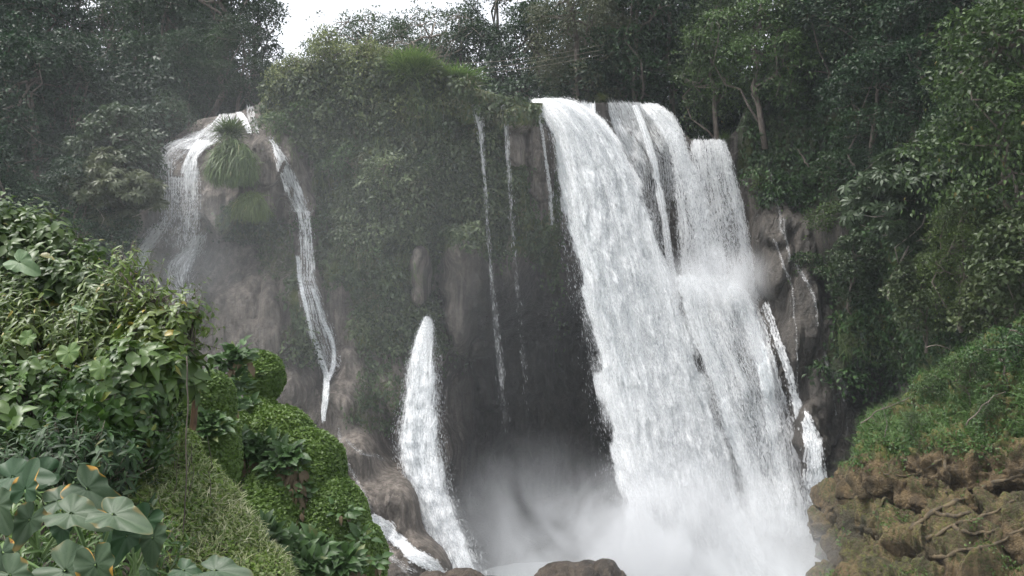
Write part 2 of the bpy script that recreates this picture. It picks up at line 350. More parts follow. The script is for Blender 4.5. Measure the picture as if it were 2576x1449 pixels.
# ground far behind, gorge floor, pool
def sheet(name, x0, x1, y0, y1, z, mat, n=60, amp=0, attrs=True):
    a, b = np.meshgrid(np.linspace(x0, x1, n), np.linspace(y0, y1, n)); p = np.stack([a.ravel(), b.ravel(), a.ravel()*0+z], -1)
    if amp: p[:, 2] += amp*fbm(p*.08, 4, 8)
    i = np.arange(n*n).reshape(n, n); f = np.stack([i[:-1, :-1], i[:-1, 1:], i[1:, 1:], i[1:, :-1]], -1).reshape(-1, 4)
    return tag(add_mesh(name, p, f, mat, smooth=True, attrs={'moss': p[:, 0]*0+.8, 'wet': p[:, 0]*0}), kind='structure')
sheet('ground', -400, 400, -200, 700, -3, M['earth'], 40)
sheet('plateau_ground', -260, 260, 82, 420, 34.5, M['earth'], 60, 3)
sheet('water', -60, 60, 5, 70, 3.2, M['pool'], 60)
# ------------------------------------------------------------------ waterfalls
def catmull(rows, n):
    A = np.array(rows, float); k = len(A); s = np.concatenate([[0], np.cumsum(np.maximum(np.hypot(np.diff((A[:, 1]+A[:, 2])/2), np.diff(A[:, 0])), 1))]); u = np.linspace(0, s[-1], n)
    G = np.gradient(A, s, axis=0); j = np.clip(np.searchsorted(s, u, 'right')-1, 0, k-2); h = (s[j+1]-s[j]); tt = ((u-s[j])/h)[:, None]; h = h[:, None]
    return (2*tt**3-3*tt**2+1)*A[j]+(tt**3-2*tt**2+tt)*h*G[j]+(-2*tt**3+3*tt**2)*A[j+1]+(tt**3-tt**2)*h*G[j+1]
def stream(rows, off=.35, cov=.8, edge=.15, amp=.1, bulge=.5, ls=(1.0, .5), seed=0, covv=None, du=.16, dv=.22, hug=False, ragged=0, clump=0, opa=1.0):
    """one sheet of water: rows (py, left px, right px[, depth]); without a depth it hugs the cliff"""
    hug = len(rows[0]) == 3; L = sum(math.hypot(b[0]-a[0], (b[1]+b[2]-a[1]-a[2])/2) for a, b in zip(rows[:-1], rows[1:]))*.028
    nv = int(max(12, L/dv)); C = catmull(rows, nv); w = np.maximum(C[:, 2]-C[:, 1], 2)*.028; nu = int(max(5, w.max()/du))
    u = np.linspace(0, 1, nu)[None].repeat(nv, 0); v = np.linspace(0, 1, nv)[:, None].repeat(nu, 1)
    px = C[:, 1:2]+(C[:, 2:3]-C[:, 1:2])*u; py = C[:, :1]+0*u
    if hug: P = cliff_pt(px, py, off)
    else:
        Y = C[:, 3:4]+0*u; P = np.stack([(px-1288)/F*Y, Y, CZ-(py-724.5)/F*Y], -1)
    P = P.reshape(-1, 3); uf, vf = u.ravel(), v.ravel(); wm = np.median(w)
    P[:, 1] -= bulge*np.sqrt(np.clip(1-(2*uf-1)**2, 0, 1))
    UVm = np.stack([(uf-.5)*w.repeat(nu)*.7+(uf-.5)*wm*.3, vf*L], -1)
    q = np.stack([UVm[:, 0]*ls[0], UVm[:, 1]*ls[1], uf*0+seed*3.1], -1)
    if amp: 
        g = fbm(q, 4, seed+40); P[:, 1] -= amp*g*np.clip(vf*6, .15, 1)
        P[:, 0] += amp*.5*fbm(q+7, 3, seed+50)*np.clip(vf*6, .1, 1)
    if clump:     # masses of foam that overtake one another: a saw profile along the fall
        ph = UVm[:, 1]*ls[1]*1.1+1.8*fbm(q*np.array([1, .35, 1]), 3, seed+60); s = ph-np.floor(ph)
        P[:, 1] -= clump*(s**2)*(.5+.5*vn(q*.7, seed+5))*np.clip(vf*8-.3, 0, 1)
    cv = np.full(len(P), float(cov))
    if covv is not None: cv = cv*np.interp(vf, *zip(*covv))
    ef = np.minimum(uf, 1-uf); cv = cv*sm(0, edge, ef+ragged*fbm(q*np.array([1, 2.0, 1]), 3, seed+3)); cv = cv*sm(0, .01, vf)
    i = np.arange(nu*nv).reshape(nv, nu); f = np.stack([i[:-1, :-1], i[1:, :-1], i[1:, 1:], i[:-1, 1:]], -1).reshape(-1, 4)
    return P, f, UVm, cv, (nu, nv), np.clip(opa*(np.interp(vf, *zip(*covv))**.5 if covv is not None and opa < 1 else 1)+0*cv, 0, 1)
def drops(sheets, n, seed, size=(.03, .07), length=(.1, .4), spread=.25, power=1):
    rng = np.random.default_rng(seed); Ps, Ts = [], []
    tot = sum(len(s[0]) for s in sheets)
    for P, f, uv, cv, (nu, nv), _o in sheets:
        k = int(n*len(P)/tot)
        G = P.reshape(nv, nu, 3); T = np.gradient(G, axis=0).reshape(-1, 3); pr = np.clip(cv, .0, 1)**power+.02; pr /= pr.sum()
        i = rng.choice(len(P), k, p=pr); g = (.25+.75*((i//nu)/nv))[:, None]; Ps.append(P[i]+rng.normal(0, 1, (k, 3))*np.array([spread*.45, spread*.5, spread])*g-np.array([0, spread*.4, 0])*g); Ts.append(nrm(T[i]+np.array([0, 0, -1e-3])))
    P = np.vstack(Ps); T = nrm(np.vstack(Ts)+rng.normal(0, .12, (len(P), 3))); k = len(P)
    S = nrm(np.cross(T, rng.normal(0, 1, (k, 3)))); wd = rng.uniform(*size, (k, 1)); ln = rng.uniform(*length, (k, 1))*rng.uniform(.3, 1, (k, 1))
    Vq = np.stack([P-T*ln, P-S*wd, P+T*ln*.6, P+S*wd], 1).reshape(-1, 3)
    return Vq, np.arange(k*4).reshape(k, 4)
def waterfall(name, label, sheets, mat, nd=0, cat='waterfall', dk=None, drop_from=None, group='streams of the waterfall'):
    root = empty(name, Vector(sheets[0][0].mean(0)), label, cat, group); root.location = (0, 0, 0)
    sh = sheets; Vs, Fs, U, C_ = [], [], [], []; off = 0; O_ = np.concatenate([q[5] for q in sh])
    for P, f, uv, cv, _, _o in sh: Vs.append(P); Fs.append(f+off); U.append(uv); C_.append(cv); off += len(P)
    V = np.vstack(Vs); c = V[np.argmin(V[:, 2])].copy(); root.location = Vector(c.tolist())
    add_mesh('water_sheet', V-c, np.vstack(Fs), M[mat], root, {'cov': np.concatenate(C_), 'opa': O_}, np.vstack(U), True)
    if nd:
        v, f = drops(drop_from or sh, nd, len(V) % 97, **(dk or {})); tag(add_mesh('flying_drops', v-c, f, M['drop'], root), kind='stuff')
    return root
# the great fall
main = [(253,1326,1436,62.8),(262,1330,1462,62.2),(290,1348,1508,61.4),(350,1378,1562,60.6),(420,1393,1600,60.0),(500,1408,1638,59.3),(600,1424,1668,58.6),(700,1444,1704,58),(800,1462,1740,57.4),(900,1484,1775,56.9),(1000,1502,1808,56.3),(1100,1520,1838,55.7),(1200,1540,1865,55.1),(1300,1558,1900,54.5),(1449,1560,2000,53.6),(1540,1540,2100,53)]
def narrow(rows, a, b, dy, dpx=0): return [(r[0], r[1]+(r[2]-r[1])*a+dpx, r[1]+(r[2]-r[1])*b+dpx, r[3]+dy) for r in rows]
S0 = stream(narrow(main, .0, .97, 0), cov=1.3, edge=.14, amp=.35, bulge=1.2, ls=(.8, .3), seed=1, ragged=.11, clump=.12, du=.14, dv=.18)
S1 = stream(narrow(main, .0, .66, -.5), cov=.55, edge=.3, amp=.5, bulge=1.1, ls=(1.2, .3), seed=2, ragged=.2, clump=.3, covv=((0, .3), (.08, 1), (1, .9)), du=.12, dv=.16, opa=.9)
S2 = stream(narrow(main, .36, 1.02, -.4), cov=.52, edge=.3, amp=.5, bulge=1.1, ls=(1.2, .3), seed=3, ragged=.2, clump=.3, covv=((0, .3), (.08, 1), (1, .85)), du=.12, dv=.16, opa=.9)
S3 = stream(narrow(main, -.10, 1.08, .1)[2:], cov=.40, edge=.18, amp=.6, bulge=1.0, ls=(.8, .4), seed=36, ragged=.1, covv=((0, .1), (.3, .8), (1, 1.2)), opa=.45)
S4 = stream(narrow(main, .12, .9, -1.0)[1:], cov=.36, edge=.3, amp=.8, bulge=1.1, ls=(1.3, .6), seed=37, ragged=.2, clump=.35, opa=.8)
waterfall('waterfall', 'great white main fall pouring over the lip into the mist, widest of all', [S0, S1, S2, S3, S4], 'plunge', 90000, dk=dict(size=(.010, .028), length=(.05, .3), spread=.34, power=.6))
# curtains to the right of the great fall
A = stream([(258,1448,1500),(285,1452,1500),(320,1462,1503),(345,1490,1508)], cov=.85, amp=.05, bulge=.1)
waterfall('waterfall', 'short thin curtain between the great fall and the dark rock rib on the lip', [A], 'water', 800)
B1 = stream([(258,1522,1612),(300,1530,1650),(350,1545,1680),(400,1575,1700),(440,1590,1712),(475,1612,1700)], off=.4, cov=.5, edge=.05, amp=.08, bulge=.3, covv=((0, 1), (.6, 1), (1, .35)))
B2 = stream([(262,1585,1606,62.2),(320,1606,1630,61.6),(400,1628,1656,61),(480,1645,1672,60.6),(560,1658,1685,60.2),(640,1670,1694,59.8),(720,1682,1706,59.4),(800,1690,1716,59)], cov=.95, edge=.3, amp=.15, bulge=.2, ragged=.2)
B3 = stream([(400,1590,1700,61.8),(450,1600,1705,61.6),(520,1612,1690,61.5),(580,1625,1680,61.4)], cov=.34, edge=.1, amp=.1, bulge=.1, covv=((0, 1), (.5, .8), (1, .1)))
waterfall('waterfall', 'streaky curtain right of the dark rib, ending in dripping threads over bare rock', [B1, B2, B3], 'water', 9000, dk=dict(spread=.12, size=(.012, .028), length=(.1, .5)))
C1 = stream([(262,1604,1650,62),(285,1620,1690,61),(320,1645,1712,60.4),(350,1660,1728,60),(400,1680,1742,59.6),(500,1690,1768,59.2),(600,1696,1785,58.9),(700,1705,1800,58.7),(740,1712,1806,58.6)], cov=.56, edge=.16, amp=.3, bulge=.5, seed=4, opa=.72, covv=((0, 1.25), (.25, 1.0), (1, .78)), ragged=.05)
C2 = stream([(350,1735,1822,60),(370,1732,1832,59.6),(430,1738,1846,59.2),(500,1748,1866,59),(600,1762,1886,58.7),(700,1775,1905,58.4),(760,1790,1908,58.2)], cov=.5, edge=.1, amp=.3, bulge=.5, seed=5, opa=.62, covv=((0, 1.2), (.3, .95), (1, .85)), ragged=.05)
C3 = stream([(352,1798,1824,59.6),(400,1808,1842,59.2),(500,1832,1868,58.8),(600,1852,1888,58.5),(700,1872,1908,58.2),(780,1888,1916,58)], cov=.42, edge=.25, opa=.8, amp=.2, bulge=.2, seed=6, ragged=.15)
C4 = stream([(300,1660,1700,60.4),(400,1700,1745,59.3),(500,1722,1790,58.8),(600,1735,1820,58.5),(720,1745,1840,58.2)], cov=.38, edge=.3, opa=.7, amp=.2, bulge=.2, seed=7, ragged=.2)
waterfall('waterfall', 'wide sheer grey curtain arching from the stepped right end of the lip', [C1, C2, C3, C4], 'water', 40000, dk=dict(spread=.22, size=(.012, .03), length=(.06, .35), power=1))
E0 = stream([(705,1700,1850),(730,1700,1880),(780,1710,1915),(850,1730,1940),(950,1770,1965),(1050,1795,1985),(1150,1820,2000),(1250,1850,2015),(1330,1880,2030)], off=.4, cov=.42, edge=.1, amp=.1, bulge=.4, seed=8, covv=((0, 1.5), (.2, 1.1), (1, .9)))
E1 = stream([(715,1790,1850),(760,1825,1890),(850,1860,1915),(950,1885,1935),(1050,1905,1955),(1150,1920,1972),(1300,1945,2000)], off=1.1, cov=.75, edge=.35, amp=.2, bulge=.2, seed=9, ragged=.1)
E2 = stream([(720,1725,1775),(800,1742,1800),(900,1770,1815),(1000,1795,1835),(1100,1822,1868),(1200,1850,1890),(1300,1872,1920)], off=1.2, cov=.55, edge=.35, amp=.2, bulge=.2, seed=10, ragged=.1)
E3 = stream([(690,1690,1850,57.4),(740,1700,1895,56.6),(800,1712,1925,56),(880,1735,1955,55.4),(960,1765,1990,54.9),(1050,1800,2022,54.3),(1150,1830,2045,53.7),(1250,1850,2060,53.2),(1340,1870,2070,52.8)], cov=.5, edge=.14, amp=.5, bulge=1.0, ls=(1, .3), seed=38, ragged=.12, opa=.48, covv=((0, .8), (.15, 1), (1, 1)))
E4 = stream([(690,1685,1760,57.6),(760,1700,1790,57),(850,1725,1815,56.4),(950,1765,1850,55.8),(1050,1800,1880,55.2),(1200,1845,1930,54.4),(1320,1880,1980,53.8)], cov=.62, edge=.3, amp=.4, bulge=.5, ls=(1, .3), seed=39, ragged=.15, opa=.8)
waterfall('waterfall', 'lower fan of white water spreading over the rock dome under the grey curtain', [E0, E1, E2, E3, E4], 'water', 30000, dk=dict(spread=.2, size=(.012, .03), length=(.08, .4), power=1.4))
G1 = stream([(995,1975,2000),(1040,1985,2030),(1100,2000,2055),(1180,2008,2062),(1250,2012,2062)], off=.5, cov=.6, edge=.25, amp=.1, bulge=.4, seed=11, ragged=.1)
G2 = stream([(760,1900,1925),(850,1930,1955),(950,1965,1990),(1040,1985,2015)], off=.5, cov=.35, edge=.3, amp=.1, seed=12)
waterfall('waterfall', 'small outermost fan tumbling down at the right foot of the falls', [G1, G2], 'water', 3000, dk=dict(spread=.12))
# spring jet and thin falls
J = stream([(792,1070,1083,56.4),(812,1058,1092,56),(850,1040,1099,55.5),(900,1026,1104,55),(1000,1008,1114,54.2),(1060,998,1119,53.7),(1100,988,1123,53.3),(1140,990,1128,53),(1200,1012,1136,52.5),(1260,1036,1156,52),(1350,1062,1190,51.3),(1449,1090,1226,50.6),(1530,1100,1250,50)], cov=.85, edge=.3, amp=.25, bulge=.9, ls=(1.1, .7), seed=13, covv=((0, 1.4), (.12, .78), (.35, .72), (.5, 1.0), (.7, 1.1), (1, 1.1)), clump=.3, ragged=.08)
J2 = stream([(800,1068,1086,56),(900,1030,1098,54.6),(1000,1014,1108,53.8),(1100,996,1118,52.9),(1200,1020,1120,52.1),(1449,1100,1195,50.2)], cov=.6, edge=.2, amp=.3, bulge=.7, ls=(1.1, .7), seed=14, clump=.3, ragged=.1)
J3 = stream([(800,1062,1092,56.6),(900,1018,1112,55.2),(1000,1000,1124,54.4),(1100,980,1132,53.5),(1200,1004,1146,52.7),(1350,1052,1204,51.5),(1500,1090,1260,50.5)], cov=.5, edge=.3, amp=.2, bulge=.5, ls=(1.1, .4), seed=15, opa=.4, covv=((0, .5), (1, 1)))
waterfall('waterfall', 'pointed white jet bursting from a hole in the middle of the cliff', [J, J2, J3], 'water', 26000, dk=dict(spread=.2, size=(.012, .03), length=(.05, .25), power=.6))
T1 = stream([(224,1163,1196,58.6),(245,1170,1212,57.6),(300,1188,1222,57),(400,1207,1224,56.9),(550,1218,1232,56.8),(700,1228,1246,56.7),(850,1240,1262,56.6),(1000,1252,1280,56.5),(1090,1258,1290,56.4)], cov=.40, edge=.35, amp=.1, bulge=.1, seed=15, opa=.6, covv=((0, 1.5), (.15, 1.3), (.35, .9), (.6, .9), (.85, .8), (1, .2)))
waterfall('waterfall', 'thin thread fall dropping from the mossy ledge, left of its twin', [T1], 'rill', 500, dk=dict(spread=.14, size=(.012, .025), length=(.08, .4), power=1))
T2 = stream([(236,1232,1256,58.6),(256,1248,1272,57.6),(300,1260,1280,57),(400,1270,1286,56.9),(550,1280,1296,56.8),(700,1292,1306,56.7),(850,1303,1320,56.6),(1030,1318,1334,56.5)], cov=.40, edge=.35, amp=.1, bulge=.1, seed=16, opa=.5, covv=((0, 1.7), (.15, 1.4), (.35, .9), (.6, .75), (.85, .5), (1, .1)))
waterfall('waterfall', 'thin thread fall dropping from the mossy ledge, right of its twin', [T2], 'rill', 300, dk=dict(spread=.12, size=(.012, .025), length=(.08, .4), power=1))
T3 = stream([(228,1112,1119),(280,1114,1121),(340,1116,1122)], cov=.35, edge=.3, amp=0, bulge=0, seed=17)
waterfall('waterfall', 'faint short trickle under the grass at the top of the green cliff', [T3], 'rill', 120, dk=dict(spread=.05, size=(.02, .03)))
T4 = stream([(285,1352,1362,60.2),(380,1366,1374,59.6),(480,1378,1388,59.4),(560,1386,1392,59.2)], cov=.38, edge=.3, amp=.1, bulge=0, seed=18, opa=.7, covv=((0, 1), (1, .6)))
waterfall('waterfall', 'broken thread of drops hanging just left of the great fall', [T4], 'water', 900, dk=dict(spread=.1, size=(.012, .025)))
# left hand tiers
K1 = stream([(284,560,612),(300,545,612),(330,510,590),(360,470,560),(378,440,520)], off=.35, cov=.46, edge=.1, amp=.05, bulge=.1, seed=19)
K2 = stream([(284,596,616),(310,610,634),(338,626,642)], off=.4, cov=.95, edge=.2, amp=.05, bulge=.1, seed=20)
K3 = stream([(266,622,644),(300,622,655),(338,640,662)], off=.3, cov=.38, edge=.2, amp=.05, bulge=.1, seed=21)
K4 = stream([(350,462,520),(364,425,500),(385,408,450),(410,402,435),(440,400,425)], off=.4, cov=.46, edge=.1, amp=.05, bulge=.1, seed=22)
K5 = stream([(350,500,548),(375,482,528),(400,470,512),(440,460,510)], off=.4, cov=.62, edge=.15, amp=.05, bulge=.1, seed=23)
K6 = stream([(400,398,440,54.8),(460,400,440,54.7),(520,404,438,54.6),(570,405,434,54.6)], cov=.36, edge=.1, amp=.08, bulge=.1, seed=24, opa=.7, covv=((0, 1.2), (1, .4)))
K7 = stream([(425,460,508,54.7),(470,456,512,54.6),(520,455,512,54.5),(580,454,508,54.5),(640,456,500,54.4)], cov=.46, edge=.2, amp=.12, bulge=.2, seed=25, opa=.8, covv=((0, 1.3), (.4, .9), (1, .35)))
K8 = stream([(440,430,470,55),(500,430,465,54.9),(540,432,460,54.9)], cov=.36, edge=.1, amp=.05, bulge=0, seed=35, covv=((0, 1.2), (1, .2)))
K9 = stream([(330,500,560),(350,455,540),(370,415,520),(400,400,470),(430,398,450)], off=.3, cov=.36, edge=.2, amp=.05, bulge=.1, seed=41, opa=.7)
K10 = stream([(440,402,512,54.9),(500,402,512,54.8),(560,404,510,54.7),(620,406,505,54.6)], cov=.3, edge=.2, amp=.1, bulge=.1, seed=42, opa=.5, covv=((0, 1.2), (1, .5)))
waterfall('waterfall', 'ragged fall fanning over the brown tufa dome left of the grass tuft', [K1, K2, K3, K4, K5, K6, K7, K8, K9, K10], 'water', 6000, dk=dict(spread=.1, size=(.012, .03), length=(.05, .3), power=1.2))
L1 = stream([(350,678,692),(380,688,714),(420,698,742),(470,712,764),(510,726,778),(535,738,788)], off=.35, cov=.56, edge=.25, amp=.06, bulge=.2, seed=26, ragged=.2, opa=.85)
L2 = stream([(525,742,784,55.6),(580,750,790,55.2),(640,752,794,55),(700,752,797,54.8)], cov=.42, edge=.2, amp=.1, bulge=.2, seed=27, opa=.8, covv=((0, 1), (1, 1)))
L3 = stream([(690,748,798),(740,758,818),(800,768,838),(860,782,854),(920,800,864)], off=.3, cov=.38, edge=.25, amp=.06, bulge=.1, seed=28, ragged=.2, opa=.7)
L4 = stream([(640,748,760),(700,752,770),(800,778,794),(900,800,822),(960,812,836),(1010,808,834),(1056,808,826)], off=.4, cov=.72, edge=.3, amp=.06, bulge=.1, seed=29)
L5 = stream([(720,788,802),(800,812,828),(880,836,852),(920,832,850),(955,820,836)], off=.4, cov=.68, edge=.3, amp=.06, bulge=.1, seed=30)
waterfall('waterfall', 'long slender fall sliding past the tufa dome into two white runs', [L1, L2, L3, L4, L5], 'water', 6500, dk=dict(spread=.08, size=(.012, .028), length=(.06, .3), power=1.2))
N1 = stream([(556,400,440),(590,370,425),(630,345,400),(680,330,385)], off=.5, cov=.45, edge=.3, amp=.1, bulge=.2, seed=31, opa=.6)
N2 = stream([(590,500,530),(625,465,520),(660,430,505),(700,425,510),(760,440,515)], off=.5, cov=.42, edge=.3, amp=.1, bulge=.2, seed=32, covv=((0, .7), (.4, 1.2), (1, .5)))
waterfall('waterfall', 'misty cascade running down the rock below the left tufa dome', [N1, N2], 'water', 2500, dk=dict(spread=.15, size=(.012, .028)))
O1 = stream([(306,350,378,60.5),(325,338,372,60.2),(350,330,360,60)], cov=.8, edge=.2, amp=.05, bulge=.1, seed=33)
waterfall('waterfall', 'small white spill half hidden in the dark trees on the left', [O1], 'water', 300, dk=dict(spread=.08))
def rill(name, label, parts, cov=.7, wd=None, nd=0):
    return waterfall(name, label, [stream(r, off=.12, opa=.4, cov=cov, edge=.25, amp=.03, bulge=.05, seed=70+i, du=.08, ragged=.1) for i, r in enumerate(parts)], 'rill', nd, 'rivulet', dk=dict(spread=.04, size=(.015, .03), length=(.05, .2)), group='rivulets on the bare tufa')
rill('rivulet', 'forked trickle winding down the right tufa wall', [
    [(385,1925,1932),(470,1938,1944),(540,1952,1962),(590,1962,1972)], [(545,1962,1976),(600,1966,1978),(660,1976,1986)], [(596,1936,1946),(650,1955,1964),(720,1978,1990),(800,1990,1998),(900,1998,2003),(1000,2010,2014)],
    [(655,1978,2000),(690,2000,2020),(740,2030,2042),(820,2044,2052)], [(880,2070,2078),(930,2085,2100),(965,2112,2125),(1020,2118,2128),(1090,2122,2130)], [(960,2095,2102),(1040,2098,2104)]], .40, nd=200)
rill('rivulet', 'braided trickle down the sloping slab at the lower left', [
    [(1068,846,858),(1120,856,872),(1180,876,892),(1240,905,925),(1296,922,946)], [(1096,856,872),(1130,900,925),(1158,955,985)], [(1340,930,946),(1400,965,1000),(1440,1010,1060)], [(1120,845,852),(1200,862,872),(1290,890,900)]], .40, nd=200)
Q = stream([(1290,912,942),(1312,925,985),(1340,952,1012),(1375,990,1055),(1410,1040,1105),(1440,1090,1140)], off=.25, cov=.6, edge=.2, amp=.1, bulge=.1, seed=34, ragged=.1)
waterfall('waterfall', 'foaming chute racing down beside the mossy mound at the bottom', [Q], 'water', 1500, dk=dict(spread=.1))
# ------------------------------------------------------------------ leaves
def tmpl(outline, fold=.12, droop=.15):
    """leaf blade from half outline [(t along, half width)], folded on its midrib"""
    V = [(0, 0, 0)]; Fa = []; pl = pr = None; pm = 0
    for i, (tt, w) in enumerate(outline):
        z = -droop*tt*tt
        if w == 0: V.append((0, tt, z)); m = len(V)-1; Fa += [(pm, pr, m), (pm, m, pl)]; break
        V += [(0, tt, z), (w, tt-.03, z+fold*w*2), (-w, tt-.03, z+fold*w*2)]; m, r, l = len(V)-3, len(V)-2, len(V)-1
        if pl is None: Fa += [(0, r, m), (0, m, l)]
        else: Fa += [(pm, pr, r), (pm, r, m), (pm, m, l), (pm, l, pl)]
        pm, pr, pl = m, r, l
    return np.array(V, float), np.array(Fa)
T_S = tmpl([(.45, .27), (1, 0)], .2)                                    # small far leaf
T_M = tmpl([(.3, .24), (.62, .25), (1, 0)], .2, .3)
T_O = tmpl([(.14, .16), (.36, .27), (.62, .24), (.84, .11), (1, 0)], .22, .35)   # near ovate leaf
T_L = tmpl([(.1, .07), (.4, .12), (.75, .09), (1, 0)], .25, .5)         # lance leaf
def blade(w=.03, bend=.6):
    V = []; 
    for tt in (0, .3, .6, .85): V += [(-w*(1-tt*.6), tt, bend*-tt*tt), (w*(1-tt*.6), tt, bend*-tt*tt)]
    V.append((0, 1, -bend)); return np.array(V), np.array([(0, 1, 3), (0, 3, 2), (2, 3, 5), (2, 5, 4), (4, 5, 7), (4, 7, 6), (6, 7, 8)])
T_B = blade(.022, .6); T_BW = blade(.042, .7)
def round_leaf(n=14, lobes=0):
    V = [(0, 0, 0)]; 
    for i in range(n+1):
        a = -math.pi/2+.25+(2*math.pi-.5)*i/n; r = .5*(1+(.12*abs(math.sin(a*3)) if lobes else 0)); V.append((r*math.cos(a)*1.05, .12+r*math.sin(a), -.18*r*(1+.5*math.sin(a*4))))
    return np.array(V), np.array([(0, i, i+1) for i in range(1, n+1)])
T_R = round_leaf(lobes=1); T_RS = round_leaf(7)
def palm(n=7, w=.16):
    V, Fa = [], []; off = 0
    for i in range(n):
        a = -2.3+4.6*i/(n-1); b = tmpl([(.35, w*.7), (.7, w), (1, 0)], .2, .35); c, s = math.cos(a), math.sin(a)
        v = b[0].copy(); x = v[:, 0]*c+v[:, 1]*s; y = -v[:, 0]*s+v[:, 1]*c; v[:, 0] = x; v[:, 1] = y; V.append(v); Fa.append(b[1]+off); off += len(v)
    return np.vstack(V), np.vstack(Fa)
T_P = palm(7, .17)
def inst(T, P, D, N, S, rng, tint=None):
    """place template T at P: y axis along D, z along N, size S -> V, F, tint"""
    TV, TF = T; n = len(P); D = nrm(D); X = nrm(np.cross(D, N)); N2 = np.cross(X, D); S = np.broadcast_to(S, (n,))
    V = P[:, None]+S[:, None, None]*(TV[None, :, :1]*X[:, None]+TV[None, :, 1:2]*D[:, None]+TV[None, :, 2:]*N2[:, None])
    Fa = TF[None]+(np.arange(n)*len(TV))[:, None, None]
    if tint is None: tint = np.clip(rng.beta(2, 2.4, n), 0, .92); tint[rng.random(n) < .012] = 1
    return V.reshape(-1, 3), Fa.reshape(-1, 3), np.repeat(tint, len(TV))
def merge(L):
    Vs, Fs, Ts = [], [], []; off = 0
    for V, Fa, T in L: Vs.append(V); Fs.append(Fa+off); Ts.append(T); off += len(V)
    return np.vstack(Vs), np.vstack(Fs), np.concatenate(Ts)
def puff(c, r, n, rng, T=T_S, size=.25, up=.35, flat=.75, deep=.35, droop=.3, seed_t=None):
    """leaves on the upper outer shell of one clump"""
    d = rng.normal(0, 1, (n, 3)); d[:, 2] += up; d = nrm(d); rr = 1-deep*rng.random(n)**1.8
    r = np.broadcast_to(np.asarray(r, float), (3,)) if np.ndim(r) <= 1 else r
    bump = 1+.38*vn(d*2.6+np.array(c)[None]*.7, 4)
    P = np.array(c)[None]+d*rr[:, None]*bump[:, None]*r[None]*np.array([1, 1, flat])
    N = nrm(d*.9+np.array([0, 0, .6])+rng.normal(0, .3, (n, 3)))
    D = d*.8+rng.normal(0, .6, (n, 3)); D[:, 2] -= droop
    ti = None
    if seed_t is not None: ti = np.clip(rng.beta(2, 2.6, n)*.8+seed_t, 0, .92)
    return inst(T, P, D, N, size*rng.uniform(.65, 1.25, n), rng, ti)
def wob(a, b, n, rng, amp):
    a, b = np.array(a, float), np.array(b, float); tt = np.linspace(0, 1, n)[:, None]; p = a+(b-a)*tt
    w = np.cumsum(rng.normal(0, 1, (n, 3)), 0); w -= w[:1]+(w[-1:]-w[:1])*tt; return p+w*amp*np.linalg.norm(b-a)/n
def tree_mesh(seed, h=14, cr=4.5, base=.3, np_=55, nl=150, size=.26, T=T_S, pr=(.9, 1.5), flat=.7, mat='forest', bark='bark', hang=0, limbs=9, lean=0, top=False, tr=.28, up=.75, deep=.28, name='tree', shape=None, strag=0):
    rng = np.random.default_rng(seed); L = []; tb = []
    trunk_top = np.array([lean*h, rng.normal(0, .3), h*.86]); tp = wob((0, 0, -1.5), trunk_top, 9, rng, .35); tb.append((tp, np.linspace(tr, tr*.3, 9)))
    cs = []
    for i in range(np_):
        while True:
            d = rng.uniform(-1, 1, 3)
            if .25 < np.linalg.norm(d) < 1: break
        if top: z = h*(.84+.12*d[2]-.12*(d[0]**2+d[1]**2)); c = np.array([d[0]*cr, d[1]*cr, z])
        else:
            zz = (d[2]+1)/2; w = (math.sin(math.pi*min(1, zz*.75+.22))**.6) if shape is None else shape(zz)
            c = np.array([d[0]*cr*w, d[1]*cr*w, h*base+zz*h*(1-base)*.97])
        c[:2] += trunk_top[:2]*c[2]/h; cs.append(c)
    cs = np.array(cs); anchors = []
    for k in range(limbs):
        zf = base*.75+(.95-base*.75)*k/limbs; a = tp[int(np.clip((zf*h+1.5)/(h*.86+1.5)*8, 1, 7))]; c = cs[rng.integers(len(cs))]
        if top: a = tp[int(5+rng.integers(3))]
        c = c-np.array([0, 0, .4]); p = wob(a, c, 6, rng, .5); p[:, 2] += -.12*np.sin(np.linspace(0, math.pi, 6))*np.linalg.norm(c-a)*.6
        tb.append((p, np.linspace(tr*.42, .03, 6))); anchors += [p[3], p[5]]
    anchors = np.array(anchors+[tp[-1]])
    for c in cs:
        a = anchors[np.argmin(np.linalg.norm(anchors-c, axis=1))]
        if rng.random() < .75: tb.append((wob(a, c, 4, rng, .4), np.linspace(.055, .015, 4)))
        r = rng.uniform(*pr); L.append(puff(c, r, int(nl*r*r), rng, T, size, up, flat, deep, seed_t=rng.uniform(-.15, .3)))
        if rng.random() < strag:
            e = c+rng.normal(0, 1, 3)*np.array([1.6, 1.6, 1]); tb.append((wob(c, e, 4, rng, .4), np.linspace(.03, .01, 4))); L.append(puff(e, r*.4, int(nl*.22), rng, T, size, up, flat, deep))
        if hang and rng.random() < hang:        # curtains of climbers
            m = int(60*r); ln = rng.uniform(1.5, 4.5); a = rng.uniform(0, 6.28, m); q = c+np.stack([np.cos(a)*r*.8, np.sin(a)*r*.8, -rng.random(m)**.8*ln], 1)
            L.append(inst(T_M, q, np.stack([np.cos(a)*.3, np.sin(a)*.3, a*0-1], 1)+rng.normal(0, .3, (m, 3)), np.stack([np.cos(a), np.sin(a), a*0+.5], 1), size*.9*rng.uniform(.6, 1.1, m), rng))
    V, Fa, ti = merge(L); Vt, Ft = tubes(tb, 6)
    crown = add_mesh('crown', V, Fa, M[mat], None, {'tint': ti}, link=False); trunk = add_mesh('trunk', Vt, Ft, M[bark], smooth=True, link=False)
    return trunk.data, crown.data
